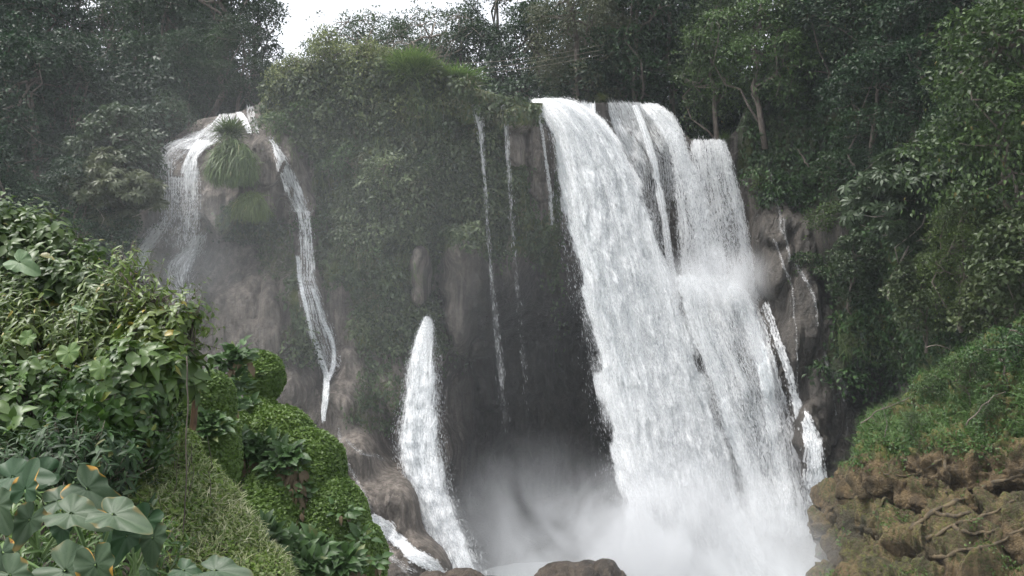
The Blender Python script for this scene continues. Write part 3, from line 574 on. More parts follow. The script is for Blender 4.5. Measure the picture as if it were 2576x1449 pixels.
def plant_tree(data, loc, label, cat='tree', rz=0, sc=1, col=(1, 1, 1, 1), name='tree', group='forest trees round the falls', names=('trunk', 'crown')):
    e = empty(name, loc, label, cat, group, rz, sc)
    for nm, me in zip(names, data):
        o = bpy.data.objects.new(nm, me); COL.objects.link(o); o.parent = e; o.color = col
    return e
TV = {
 'dense': tree_mesh(1, 15, 4.8, .12, 52, 120, .30, pr=(1.0, 1.9), flat=.62, hang=.15, strag=.3), 'dense2': tree_mesh(2, 14, 5.4, .10, 62, 115, .28, pr=(.9, 1.9), flat=.6, strag=.3),
 'vine': tree_mesh(3, 15, 4.6, .06, 56, 120, .28, pr=(.9, 1.7), flat=.65, hang=.6), 'tall': tree_mesh(4, 19, 5.2, .5, 42, 95, .25, pr=(.8, 1.3), flat=.5, tr=.3, limbs=14, strag=.5),
 'umbrella': tree_mesh(5, 15, 6.0, .8, 80, 75, .24, pr=(.6, 1.1), flat=.35, top=True, tr=.26, limbs=20, strag=.3, bark='palebark'),
 'fine': tree_mesh(6, 14, 4.4, .05, 95, 150, .20, T=T_M, pr=(.6, 1.2), mat='brown', hang=.35, flat=.8),
 'big': tree_mesh(7, 9, 3.4, .2, 46, 34, .55, T=T_P, pr=(.7, 1.2), flat=.4, mat='big', bark='palebark', tr=.10, limbs=12, lean=.1),
 'leafy': tree_mesh(8, 9, 3.6, .02, 70, 75, .42, T=T_O, pr=(.7, 1.2), flat=.6, mat='big', tr=.16),
 'shrub': tree_mesh(9, 4.2, 2.6, .0, 40, 120, .22, T=T_M, pr=(.5, 1.0), flat=.7, mat='creeper', tr=.08, limbs=6, hang=.2),
 'bush2': tree_mesh(10, 3.4, 2.8, .0, 36, 110, .26, T=T_M, pr=(.5, .95), mat='forest', tr=.08, limbs=6),
}
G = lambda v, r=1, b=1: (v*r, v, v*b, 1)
_rt = random.Random(4)
# name of the kind, px of the trunk, py of the foot (or None = on the plateau), depth, scale, tint, label
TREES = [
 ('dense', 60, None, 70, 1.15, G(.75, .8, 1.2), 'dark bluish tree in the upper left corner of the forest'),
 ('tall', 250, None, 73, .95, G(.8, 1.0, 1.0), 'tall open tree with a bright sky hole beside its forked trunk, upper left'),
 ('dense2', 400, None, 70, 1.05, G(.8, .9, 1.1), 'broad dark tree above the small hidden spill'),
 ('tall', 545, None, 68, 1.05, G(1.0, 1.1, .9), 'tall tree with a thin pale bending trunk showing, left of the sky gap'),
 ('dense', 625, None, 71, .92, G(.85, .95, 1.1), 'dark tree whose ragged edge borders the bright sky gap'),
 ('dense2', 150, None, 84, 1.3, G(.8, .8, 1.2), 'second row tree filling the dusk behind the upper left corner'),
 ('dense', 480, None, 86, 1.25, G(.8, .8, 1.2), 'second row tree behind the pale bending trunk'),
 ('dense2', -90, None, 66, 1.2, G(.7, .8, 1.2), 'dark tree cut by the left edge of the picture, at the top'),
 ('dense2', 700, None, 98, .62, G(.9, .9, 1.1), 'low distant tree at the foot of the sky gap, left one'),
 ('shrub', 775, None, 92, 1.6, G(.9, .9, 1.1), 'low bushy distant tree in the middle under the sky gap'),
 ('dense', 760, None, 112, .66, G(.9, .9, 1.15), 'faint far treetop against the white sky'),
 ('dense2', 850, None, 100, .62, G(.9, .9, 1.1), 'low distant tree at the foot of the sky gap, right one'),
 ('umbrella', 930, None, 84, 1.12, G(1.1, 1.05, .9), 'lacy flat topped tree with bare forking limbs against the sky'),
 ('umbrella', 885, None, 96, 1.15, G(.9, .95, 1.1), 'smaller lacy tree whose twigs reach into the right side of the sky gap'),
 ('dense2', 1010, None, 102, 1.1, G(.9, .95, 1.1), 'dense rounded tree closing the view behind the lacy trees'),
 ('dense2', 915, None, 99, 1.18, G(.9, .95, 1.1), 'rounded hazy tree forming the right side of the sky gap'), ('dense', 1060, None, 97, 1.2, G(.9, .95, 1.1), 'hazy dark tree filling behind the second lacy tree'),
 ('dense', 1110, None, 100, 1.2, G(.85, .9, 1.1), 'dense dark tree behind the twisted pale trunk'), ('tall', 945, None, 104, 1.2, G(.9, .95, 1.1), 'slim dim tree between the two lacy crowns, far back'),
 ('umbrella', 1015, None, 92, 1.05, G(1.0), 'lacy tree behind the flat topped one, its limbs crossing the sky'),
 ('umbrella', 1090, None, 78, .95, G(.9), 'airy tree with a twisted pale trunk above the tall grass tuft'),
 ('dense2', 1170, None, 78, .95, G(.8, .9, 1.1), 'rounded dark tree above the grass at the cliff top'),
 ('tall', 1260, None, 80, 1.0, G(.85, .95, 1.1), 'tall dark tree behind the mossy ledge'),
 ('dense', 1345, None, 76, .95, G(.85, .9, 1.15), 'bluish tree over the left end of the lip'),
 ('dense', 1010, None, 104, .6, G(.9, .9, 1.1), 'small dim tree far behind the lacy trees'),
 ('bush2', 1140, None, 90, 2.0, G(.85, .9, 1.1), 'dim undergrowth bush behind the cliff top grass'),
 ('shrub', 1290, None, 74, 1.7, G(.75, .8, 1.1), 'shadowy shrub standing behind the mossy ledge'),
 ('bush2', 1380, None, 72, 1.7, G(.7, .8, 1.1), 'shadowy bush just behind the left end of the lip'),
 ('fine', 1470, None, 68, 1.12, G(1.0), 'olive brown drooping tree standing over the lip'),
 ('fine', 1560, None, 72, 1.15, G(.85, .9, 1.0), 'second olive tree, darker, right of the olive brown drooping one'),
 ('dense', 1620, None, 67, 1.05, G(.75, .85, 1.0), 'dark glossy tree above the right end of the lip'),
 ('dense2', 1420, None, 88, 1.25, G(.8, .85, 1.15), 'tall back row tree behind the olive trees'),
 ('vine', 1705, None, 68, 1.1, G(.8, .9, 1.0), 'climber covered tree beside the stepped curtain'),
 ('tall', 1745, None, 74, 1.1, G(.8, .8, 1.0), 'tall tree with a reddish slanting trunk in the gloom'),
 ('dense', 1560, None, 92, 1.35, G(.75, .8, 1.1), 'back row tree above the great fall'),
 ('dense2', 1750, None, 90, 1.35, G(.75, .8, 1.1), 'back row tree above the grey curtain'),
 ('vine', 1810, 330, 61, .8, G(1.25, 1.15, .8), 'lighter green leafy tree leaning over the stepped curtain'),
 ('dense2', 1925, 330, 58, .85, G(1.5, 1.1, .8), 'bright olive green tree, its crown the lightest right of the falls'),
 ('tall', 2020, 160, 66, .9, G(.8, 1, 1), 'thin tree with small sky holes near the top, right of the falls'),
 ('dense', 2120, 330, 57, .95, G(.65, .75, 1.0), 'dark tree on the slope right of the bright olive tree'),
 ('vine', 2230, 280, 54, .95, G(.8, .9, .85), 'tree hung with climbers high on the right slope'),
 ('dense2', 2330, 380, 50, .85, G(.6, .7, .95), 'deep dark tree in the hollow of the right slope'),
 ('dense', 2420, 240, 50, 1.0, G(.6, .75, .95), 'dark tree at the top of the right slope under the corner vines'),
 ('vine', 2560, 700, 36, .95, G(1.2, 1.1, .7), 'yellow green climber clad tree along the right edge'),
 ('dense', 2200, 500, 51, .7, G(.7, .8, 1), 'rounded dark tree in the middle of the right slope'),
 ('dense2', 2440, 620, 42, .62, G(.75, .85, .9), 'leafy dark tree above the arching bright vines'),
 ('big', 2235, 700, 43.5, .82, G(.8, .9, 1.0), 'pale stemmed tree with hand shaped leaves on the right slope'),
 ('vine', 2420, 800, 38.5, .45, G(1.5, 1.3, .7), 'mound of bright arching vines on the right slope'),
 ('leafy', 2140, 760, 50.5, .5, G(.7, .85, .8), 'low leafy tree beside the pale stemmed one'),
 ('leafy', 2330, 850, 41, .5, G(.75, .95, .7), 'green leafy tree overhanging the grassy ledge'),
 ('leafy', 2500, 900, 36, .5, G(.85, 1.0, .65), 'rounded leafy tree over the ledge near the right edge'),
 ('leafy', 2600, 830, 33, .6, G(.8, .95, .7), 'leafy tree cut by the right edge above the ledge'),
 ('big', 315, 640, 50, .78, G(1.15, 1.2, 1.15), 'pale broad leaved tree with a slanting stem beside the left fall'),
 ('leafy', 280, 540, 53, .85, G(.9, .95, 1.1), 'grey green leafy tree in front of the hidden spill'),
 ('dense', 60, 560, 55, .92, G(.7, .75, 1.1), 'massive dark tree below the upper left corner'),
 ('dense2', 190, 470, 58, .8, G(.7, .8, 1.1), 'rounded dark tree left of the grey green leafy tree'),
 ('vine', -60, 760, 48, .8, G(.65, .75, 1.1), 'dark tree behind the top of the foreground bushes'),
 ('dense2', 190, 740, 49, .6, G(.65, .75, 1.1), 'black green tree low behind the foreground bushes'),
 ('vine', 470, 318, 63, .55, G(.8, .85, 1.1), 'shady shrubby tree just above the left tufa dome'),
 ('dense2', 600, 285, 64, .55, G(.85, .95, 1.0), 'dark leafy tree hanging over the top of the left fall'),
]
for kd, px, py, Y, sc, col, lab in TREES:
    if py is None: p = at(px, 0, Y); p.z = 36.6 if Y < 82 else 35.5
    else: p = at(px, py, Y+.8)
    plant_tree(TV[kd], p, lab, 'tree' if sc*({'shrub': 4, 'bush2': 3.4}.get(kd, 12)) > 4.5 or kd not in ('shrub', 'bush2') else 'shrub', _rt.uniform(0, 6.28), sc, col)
SHRUBS = [
 ('shrub', 740, 215, G(1.8, 1.2, .8), .8, 'yellow green shrub at the left shoulder of the green cliff'), ('shrub', 830, 160, G(2.0, 1.2, .8), .8, 'lightest shrub on top of the green cliff'),
 ('shrub', 925, 175, G(1.9, 1.2, .8), .75, 'feathery shrub on the cliff top left of the tall grass'), ('bush2', 800, 285, G(1.7, 1.1, .9), .8, 'round shrub on the upper face of the green cliff, left'),
 ('shrub', 950, 300, G(1.6, 1.1, .9), .75, 'drooping shrub under the cliff top grass'), ('bush2', 860, 420, G(1.6, 1.1, 1), .75, 'leafy shrub halfway up the green cliff, leftmost'),
 ('shrub', 980, 470, G(1.5, 1.1, 1), .8, 'wide drooping shrub in the middle of the green cliff'), ('bush2', 790, 560, G(1.5, 1.1, 1), .6, 'shrub beside the long slender fall'),
 ('bush2', 910, 640, G(1.4, 1.1, 1), .7, 'blue green shrub low on the green cliff'), ('shrub', 1010, 610, G(1.5, 1.1, 1), .6, 'shrub trailing above the water jet'),
 ('bush2', 960, 760, G(1.3, 1.1, 1), .55, 'lowest hanging shrub left of the water jet'), ('bush2', 1090, 330, G(1.2, 1, 1), .55, 'shrub left of the twin thread falls'),
 ('bush2', 1060, 430, G(1.2, 1, .9), .5, 'small shrub below the one left of the thread falls'), ('bush2', 690, 320, G(1.4, 1.1, .9), .55, 'shrub between the left fall and the green cliff'),
 ('bush2', 2080, 560, G(1.2, 1.2, .8), .6, 'bright leafed shrub beside the right tufa wall'), ('shrub', 2150, 870, G(1.1, 1.1, .8), .6, 'drooping shrub over the dark recess'),
 ('bush2', 1930, 470, G(1.5, 1.3, .6), .4, 'small mossy shrub right of the grey curtain'), ('shrub', 2260, 830, G(1.2, 1.2, .7), .6, 'vine shrub overhanging the right recess'),
 ('bush2', 2050, 680, G(1.0, 1.0, .8), .6, 'dark shrub right of the rivulet wall'), ('bush2', 2380, 560, G(1.0, 1.0, .8), 1.0, 'bushy shrub in the middle of the right slope'),
 ('shrub', 2500, 480, G(1.0, 1.1, .8), 1.1, 'vine shrub high near the right edge'), ('bush2', 2110, 440, G(.9, 1, .9), .9, 'dark shrub on the upper right slope'),
 ('bush2', 60, 420, G(.8, .9, 1.2), 1.0, 'dim shrub between the dark trees at the far left'), ('bush2', 2330, 925, G(.9, 1.05, .7), .8, 'bush closing the gap above the left part of the grassy ledge'), ('shrub', 2430, 880, G(.8, 1.0, .7), .8, 'vine bush above the middle of the grassy ledge'),
 ('bush2', 2540, 850, G(.8, .95, .7), .9, 'bush above the right end of the grassy ledge'), ('shrub', 430, 300, G(.9, .9, 1.1), .8, 'dim shrub left above the tufa dome'),
]
for kd, px, py, col, sc, lab in SHRUBS:
    p = cliff_pt(px, py+40*sc, -.2); plant_tree(TV[kd], Vector(p.tolist()), lab, 'shrub', _rt.uniform(0, 6.28), sc, col, name='shrub', group='shrubs clinging to the cliff', names=('stem', 'foliage'))
# ------------------------------------------------------------------ creeper over the cliff (uncountable leaves)
def scatter_cliff(name, n, mask, mat, T, size, seed, lo=(-300, 0), hi=(2900, 1300), off=(.0, .35), droop=.7, clump=.9, bias=.1):
    rng = np.random.default_rng(seed); px = rng.uniform(lo[0], hi[0], n*3); py = rng.uniform(lo[1], hi[1], n*3); k = py > rim(px)+3; px, py = px[k], py[k]
    m = mask(px, py); P = cliff_pt(px, py, 0.); nz = fbm(P*clump, 3, seed+1)
    k = rng.random(len(px)) < m*np.clip(.62+bias+nz*2.2, 0, 1); px, py, P, nz = px[k][:n], py[k][:n], P[k][:n], nz[k][:n]
    N = cliff_n(px, py); N *= np.sign(-(N*P).sum(1, keepdims=True)+1e-9)
    P = P+N*(rng.uniform(*off, len(P))+np.clip(nz, 0, 1)*.9)[:, None]
    Nn = N*.7+np.array([0, 0, .6])+rng.normal(0, .35, (len(P), 3)); D = rng.normal(0, .5, (len(P), 3))+N*.4; D[:, 2] -= droop
    V, Fa, ti = inst(T, P, D, Nn, size*rng.uniform(.6, 1.3, len(P)), rng, np.clip(rng.beta(2, 2.5, len(P))*.8+nz*.25+.1, 0, .93)); return tag(add_mesh(name, V, Fa, M[mat], attrs={'tint': ti}), kind='stuff')
scatter_cliff('creeper_foliage', 42000, lambda x, y: veg_mask(x, y)*sm(2050, 1900, x)*sm(600, 700, x), 'creeper', T_M, .27, 101, lo=(600, 100), hi=(2050, 1100))
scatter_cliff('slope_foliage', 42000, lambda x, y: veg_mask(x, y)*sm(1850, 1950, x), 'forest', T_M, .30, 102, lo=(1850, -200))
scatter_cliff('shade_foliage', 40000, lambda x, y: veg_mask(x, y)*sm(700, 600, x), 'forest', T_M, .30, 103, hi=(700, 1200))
def cliff_puffs(name, n, mask, mat, seed, lo, hi, T=T_S, size=.26, pr=(.5, 1.3), nl=110, col=(1, 1, 1, 1), off=.1, gate=0):
    rng = np.random.default_rng(seed); L = []
    while len(L) < n:
        x = rng.uniform(lo[0], hi[0]); y = rng.uniform(max(lo[1], 0), hi[1])
        if y < rim(x)+2 or rng.random() > mask(np.array([x]), np.array([y]))[0]: continue
        r = rng.uniform(*pr)*rng.uniform(.7, 1); c = cliff_pt(x, y, off+r*.4)
        if gate and fbm(c[None]*.28, 3, 77)[0] < gate-.5: continue
        L.append(puff(c, r, int(nl*r*r)+12, rng, T, size, .7, .75, .25, droop=.6, seed_t=rng.uniform(-.25, .42)))
    V, Fa, ti = merge(L); o = add_mesh(name, V, Fa, M[mat], attrs={'tint': ti}); o.color = col; return tag(o, kind='stuff')
cliff_puffs('creeper_foliage', 520, lambda x, y: veg_mask(x, y)*sm(1330, 1200, x)*sm(600, 700, x), 'creeper', 111, (640, 100), (1330, 950), T_M, .30, (.5, 1.2), 95, (1.15, 1.08, 1.08, 1), gate=.42)
cliff_puffs('broad_foliage', 90, lambda x, y: veg_mask(x, y), 'big', 115, (700, 180), (1330, 850), T_O, .42, (.4, .9), 40, (.9, .95, .85, 1), .35)
cliff_puffs('dry_foliage', 60, lambda x, y: veg_mask(x, y), 'brown', 116, (700, 150), (1330, 850), T_L, .4, (.4, .9), 90, (1, .95, .85, 1), .3)
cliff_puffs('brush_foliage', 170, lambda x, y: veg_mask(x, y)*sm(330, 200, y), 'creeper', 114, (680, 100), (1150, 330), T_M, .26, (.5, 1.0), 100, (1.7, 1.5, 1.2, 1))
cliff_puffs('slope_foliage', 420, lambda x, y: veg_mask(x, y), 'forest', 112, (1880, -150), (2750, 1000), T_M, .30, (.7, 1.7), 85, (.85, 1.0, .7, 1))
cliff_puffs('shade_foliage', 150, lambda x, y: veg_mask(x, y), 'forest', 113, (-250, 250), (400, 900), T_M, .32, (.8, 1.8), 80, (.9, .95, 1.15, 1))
def spots(L): return lambda x, y: np.clip(sum(sm(1.15, .6, el(x, y, *s)) for s in L), 0, 1)
scatter_cliff('bright_moss', 9000, spots([(1110, 510, 45, 35), (1130, 540, 20, 30), (1210, 620, 40, 12), (1180, 540, 30, 15), (605, 620, 12, 60), (560, 572, 50, 12), (1300, 620, 30, 25), (1230, 300, 60, 40), (1320, 310, 50, 18), (1925, 480, 45, 60), (1945, 530, 60, 25), (730, 590, 30, 20), (1990, 700, 20, 20), (2060, 560, 60, 80), (1170, 420, 60, 90), (690, 500, 35, 25), (900, 730, 30, 60)]), 'bright', T_S, .15, 104, droop=.3, off=(.02, .2))
def hanging_grass(name, n, mask, seed, size, mat='grass', lo=(0, 0), hi=(2576, 1200), **k):
    return scatter_cliff(name, n, mask, mat, T_B, size, seed, lo, hi, droop=1.6, off=(.1, .5), **k)
hanging_grass('hanging_grass', 20000, spots([(960, 420, 30, 90), (800, 480, 30, 80), (1040, 560, 25, 60), (1010, 720, 50, 110), (900, 560, 40, 100), (720, 330, 50, 60), (1080, 250, 60, 60), (760, 260, 60, 70), (960, 800, 50, 40), (1180, 225, 90, 15), (2130, 830, 60, 60), (850, 350, 60, 40)]), 105, 1.0, lo=(600, 100), hi=(2250, 1000))
def grass_tuft(px, py, Y, r, n, ln, label, seed, out=.7, droop=.4, col=(1, 1, 1, 1), name='grass_tuft', mat='grass', T=T_B, spread=(1, 1, 1)):
    rng = np.random.default_rng(seed); d = rng.normal(0, 1, (n, 3)); d[:, 2] = np.abs(d[:, 2])*.8; d = nrm(d)
    P = d*r*rng.random((n, 1))**.5*np.array(spread); D = d*out+np.array([0, 0, .9-droop])+rng.normal(0, .38, (n, 3)); D[:, 1] -= .25*droop
    N = np.cross(np.cross(D, np.array([0, 0, 1.])), D)+rng.normal(0, .1, (n, 3))
    e = empty(name, at(px, py, Y), label, 'grass', 'grass tufts on the falls'); V, Fa, ti = inst(T, P, D, N, ln*rng.uniform(.5, 1.2, n), rng)
    o = add_mesh('blades', V, Fa, M[mat], e, {'tint': ti}); o.color = col
    return e
grass_tuft(585, 425, 54.0, 1.0, 5200, 1.05, 'big green grass tuft hanging in the middle of the left fall', 201, droop=1.75, out=.45, col=(.85, .92, .85, 1), T=T_BW, spread=(1.5, .8, 2.1))
grass_tuft(580, 345, 54.8, .6, 900, 1.0, 'upright grass crest above the big hanging tuft', 202, droop=.3, out=.4, col=(.9, .97, .85, 1), T=T_BW)
grass_tuft(632, 520, 54.0, .75, 1700, .9, 'smaller yellowish grass tuft below the big one', 203, droop=1.7, out=.5, col=(.95, .95, .7, 1), T=T_BW, spread=(1.4, .7, 1.5))
grass_tuft(1035, 205, 57.2, 1.1, 3000, 1.6, 'tall grass clump with arching blades on the cliff top', 204, droop=.2, out=.35, col=(1.15, 1.25, .95, 1), spread=(1.1, .8, 1.2))
grass_tuft(1150, 218, 58.8, .8, 900, 1.5, 'arching reed clump right of the tall grass', 205, droop=.35, out=.45, col=(1.1, 1.3, .9, 1), T=T_BW, spread=(1.3, .7, .4))
grass_tuft(1095, 215, 58.4, .9, 1600, 1.4, 'low grass between the tall clump and the reeds', 206, droop=.3, out=.4, col=(1.1, 1.15, .9, 1), spread=(1.3, .8, .4))
grass_tuft(1515, 252, 61.6, .22, 260, .5, 'little brown tuft perched on the dark rock rib', 209, droop=.4, col=(.7, .6, .5, 1))
grass_tuft(1825, 352, 59.8, .3, 260, .5, 'little tuft at the edge of the stepped curtain', 210, droop=.4, col=(.5, .6, .4, 1))
# far wood closing the view behind the rim
def wood(name, n, x0, x1, y0, y1, z0, z1, seed, col):
    rng = np.random.default_rng(seed); L = []
    for i in range(n):
        x = rng.uniform(x0, x1); c = (x, rng.uniform(y0, y1), rng.uniform(z0, z1)); L.append(puff(c, rng.uniform(1.6, 2.6), 260, rng, T_S, .42, seed_t=rng.uniform(0, .2)))
    V, Fa, ti = merge(L); o = add_mesh(name, V, Fa, M['forest'], attrs={'tint': ti}); o.color = col; return tag(o, kind='stuff')
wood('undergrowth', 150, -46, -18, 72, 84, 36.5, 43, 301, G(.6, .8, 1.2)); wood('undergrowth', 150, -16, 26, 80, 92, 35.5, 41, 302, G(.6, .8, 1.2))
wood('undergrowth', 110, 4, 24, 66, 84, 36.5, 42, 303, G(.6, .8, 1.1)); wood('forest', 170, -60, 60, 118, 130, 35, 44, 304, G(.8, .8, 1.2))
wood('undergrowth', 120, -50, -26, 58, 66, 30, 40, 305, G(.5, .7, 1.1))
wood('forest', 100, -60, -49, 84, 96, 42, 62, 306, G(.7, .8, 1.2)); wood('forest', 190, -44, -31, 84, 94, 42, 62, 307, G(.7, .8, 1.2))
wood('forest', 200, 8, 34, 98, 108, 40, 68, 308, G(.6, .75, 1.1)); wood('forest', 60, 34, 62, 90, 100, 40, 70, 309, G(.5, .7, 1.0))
# ------------------------------------------------------------------ rounded rock and earth masses
def mass(name, ells, mat, voxel, seed, amp=.3, fr=.8, ridge=.0, attr=None, aniso=(1, 1, 1), fine=0):
    """ellipsoids (px, py, depth, rx, ry in frame units, depth radius in metres) fused into one skin, then roughened"""
    bm = bmesh.new()
    for px, py, Y, rx, ry, dy in ells:
        s = Y/F; m = Matrix.Translation(at(px, py, Y)) @ Matrix.Diagonal((rx*s, dy, ry*s, 1)); bmesh.ops.create_icosphere(bm, subdivisions=4, radius=1, matrix=m)
    me = bpy.data.meshes.new('tmp'); bm.to_mesh(me); bm.free(); o = bpy.data.objects.new('tmp', me); COL.objects.link(o)
    md = o.modifiers.new('r', 'REMESH'); md.mode = 'VOXEL'; md.voxel_size = voxel
    dg = bpy.context.evaluated_depsgraph_get(); m2 = bpy.data.meshes.new_from_object(o.evaluated_get(dg)); bpy.data.objects.remove(o)
    n = len(m2.vertices); V = np.zeros(n*3, np.float32); m2.vertices.foreach_get('co', V); V = V.reshape(-1, 3).astype(float)
    N = np.zeros(n*3, np.float32); m2.vertices.foreach_get('normal', N); N = N.reshape(-1, 3)
    Fa = np.array([list(p.vertices)+([p.vertices[-1]] if len(p.vertices) == 3 else []) for p in m2.polygons if len(p.vertices) in (3, 4)]); T = to_tris(Fa)
    q = V*fr*np.array(aniso); d = fbm(q, 5, seed)*amp
    if ridge: d = d+ridge*rid(q*1.3+4, 5, seed+9)
    if fine: d = d+fine*rid(V*np.array([2.6, 2.6, 4.2]), 4, seed+30)
    V = V+N*d[:, None]
    N2 = N+0; px, py = to_px(V)
    o = add_mesh(name, V, T, mat, attrs={'moss': (attr(V, N, px, py) if attr else V[:, 0]*0), 'wet': V[:, 0]*0}, smooth=True)
    return o, V, T, px, py
def surf_pts(V, T, n, rng, mask=None):
    a, b, c = V[T[:, 0]], V[T[:, 1]], V[T[:, 2]]; cr = np.cross(b-a, c-a); ar = np.linalg.norm(cr, axis=1); N = cr/np.maximum(ar, 1e-9)[:, None]; ce = (a+b+c)/3
    w = ar.copy(); front = (N*(-(ce-np.array([0, 0, CZ])))).sum(1) > -.15*np.linalg.norm(ce, axis=1); w = w*front
    if mask is not None: px, py = to_px(ce); w = w*mask(px, py, ce, N)
    i = rng.choice(len(T), n, p=w/w.sum()); u, v = rng.random((2, n, 1)); f = u+v > 1; u = np.where(f, 1-u, u); v = np.where(f, 1-v, v)
    return a[i]+(b[i]-a[i])*u+(c[i]-a[i])*v, N[i]
def cover(name, V, T, n, mat, TT, size, seed, mask=None, off=(0, .05), droop=.5, nr=.35, dr=.5, upd=0, clump=None, parent=None, kind='stuff'):
    rng = np.random.default_rng(seed); P, N = surf_pts(V, T, n, rng, mask); P = P+N*rng.uniform(*off, n)[:, None]
    D = rng.normal(0, dr, (n, 3))+N*.5; D[:, 2] += upd-droop; nz = fbm(P*1.3, 3, seed)
    V2, F2, ti = inst(TT, P, D, N*.8+np.array([0, 0, .5])+rng.normal(0, nr, (n, 3)), size*rng.uniform(.6, 1.3, n)*(1+.4*nz), rng, np.clip(rng.beta(2, 2.5, n)*.75+nz*.35+.12, 0, .95))
    return tag(add_mesh(name, V2, F2, M[mat], parent, {'tint': ti}), kind=kind)
# --- mossy mounds in the lower middle left
mm = [(660, 950, 19.5, 46, 58, .6), (625, 940, 19.8, 40, 45, .5), (690, 1120, 18.5, 95, 85, 1.1), (640, 1060, 19, 60, 60, .8), (760, 1200, 18, 105, 110, 1.2), (840, 1330, 17.5, 75, 130, 1.3), (700, 1300, 17.6, 120, 150, 1.5), (890, 1430, 17, 80, 100, 1.2), (770, 1480, 16.5, 160, 130, 1.8), (640, 1450, 16.5, 130, 200, 1.8), (600, 1200, 18, 60, 150, 1.2)]
mound, mV, mT, mpx, mpy = mass('mossy_mound', mm, M['earth'], .07, 3, .22, .9, attr=lambda V, N, x, y: x*0+.75); tag(mound, kind='structure')
m2_ = [(540, 1030, 15, 40, 90, .6), (545, 1150, 14.8, 48, 110, .8), (520, 1240, 14.5, 60, 90, .8), (480, 1060, 14.8, 55, 90, .7), (560, 1290, 14.2, 40, 60, .6)]
mound2, nV, nT, *_ = mass('mossy_mound', m2_, M['earth'], .06, 4, .12, 1.2, attr=lambda V, N, x, y: x*0+.75); tag(mound2, kind='structure')
cover('clover_carpet', mV, mT, 95000, 'bright', T_RS, .062, 401, mask=lambda x, y, c, N: sm(560, 600, x)*(1-.9*sm(1.2, .7, el(x, y, 600, 1290, 26, 90)))*(1-.8*sm(1.2, .8, el(x, y, 615, 1200, 15, 60))), off=(.0, .07)).color = (1.15, 1.1, 1.05, 1)
cover('clover_carpet', nV, nT, 36000, 'bright', T_RS, .052, 402, off=(0, .06)).color = (1.15, 1.1, 1.05, 1)
# --- sunlit grassy slope in front of them
sl = [(400, 1160, 11.6, 90, 90, .7), (430, 1250, 11.2, 110, 110, .9), (480, 1330, 10.8, 110, 120, 1.0), (370, 1400, 10, 150, 200, 1.3), (540, 1420, 10.3, 110, 120, 1.0), (620, 1500, 10, 100, 110, 1.0), (300, 1250, 11, 120, 160, 1.0)]
slope, sV, sT, *_ = mass('grassy_slope', sl, M['earth'], .045, 5, .10, 1.6, attr=lambda V, N, x, y: x*0+.45); tag(slope, kind='structure')
cover('low_weeds', sV, sT, 42000, 'bright', T_RS, .042, 403, off=(0, .06)).color = (2.1, 1.8, 1.8, 1)
cover('low_weeds', sV, sT, 9000, 'creeper', T_M, .07, 404, off=(0, .07)).color = (2.2, 2.0, 1.5, 1)
cover('wet_grass', sV, sT, 15000, 'silver', T_BW, .10, 405, off=(0, .04), droop=.1, upd=.75, dr=.6, mask=lambda x, y, c, N: .25+.75*sm(.1, .6, np.abs(fbm(c*1.1, 3, 9))+.4*(y > 1230))).color = (2.2, 2.0, 1.9, 1)  # blade colour raised to paint in the glint on the wet slope
rng = np.random.default_rng(77); tb = []
P_, N_ = surf_pts(sV, sT, 60, rng, lambda x, y, c, N: sm(560, 480, x))
for q, nn in zip(P_, N_): tb.append((wob(q, q+np.array([rng.normal(0, .08), rng.normal(0, .05), rng.uniform(.15, .6)]), 4, rng, .3), np.linspace(.006, .003, 4)))
V_, F_ = tubes(tb, 4); tag(add_mesh('dry_twigs', V_, F_, M['bark'], smooth=True), kind='stuff')
# --- right bank of ochre tufa with grass on its ledge
def bank_moss(V, N, x, y):
    top = sm(.15, .6, N[:, 2]+.35*fbm(V*.9, 3, 6)); line = np.interp(x, [2100, 2200, 2330, 2450, 2600], [1150, 1150, 1140, 1120, 1090])
    return np.maximum(.95*sm(line+40, line-20, y+30*vn(V*1.2, 3)), .38*top+.12)
bk = [(2290, 1135, 35, 85, 36, 2.2), (2380, 1095, 35.5, 110, 55, 3), (2470, 1040, 34.5, 105, 85, 3.2), (2575, 1000, 32, 105, 115, 3.4), (2660, 1050, 30, 130, 180, 3), (2300, 1200, 33, 125, 60, 2.6), (2262, 1165, 33.2, 80, 38, 2.1), (2430, 1170, 31.5, 150, 90, 3), (2570, 1180, 30, 140, 110, 3), (2460, 1250, 30.5, 160, 60, 2.4),
      (2220, 1290, 34, 82, 50, 2), (2165, 1285, 35.5, 66, 36, 2), (2160, 1350, 35.5, 60, 60, 2), (2190, 1400, 34, 70, 70, 2), (2200, 1235, 34.5, 60, 45, 2), (2260, 1330, 32.5, 120, 65, 2.4), (2380, 1380, 30, 150, 75, 2.8), (2270, 1420, 31, 90, 80, 2.2), (2500, 1410, 28, 150, 80, 2.8), (2600, 1330, 27.5, 110, 70, 2.4), (2380, 1500, 29, 200, 110, 3), (2620, 1490, 27, 150, 120, 3), (2200, 1520, 33, 110, 90, 2.5)]
bank, bV, bT, bpx, bpy_ = mass('rocky_bank', bk, M['ochre'], .075, 8, .85, .75, .85, attr=bank_moss, aniso=(1, 1, 1.3), fine=.22); tag(bank, kind='structure')
gl = lambda x, y, c, N: sm(np.interp(x, [2100, 2250, 2330, 2450, 2600], [1150, 1165, 1140, 1125, 1090])+25, np.interp(x, [2100, 2250, 2330, 2450, 2600], [1150, 1165, 1140, 1125, 1090])-25, y+40*vn(c*1.3, 4)+26*vn(c*4, 5))*(.25+.75*sm(-.25, .05, fbm(c*.9, 3, 44)))
cover('ledge_plants', bV, bT, 34000, 'bright', T_S, .13, 410, mask=gl, off=(0, .12)).color = (.62, .74, .8, 1)
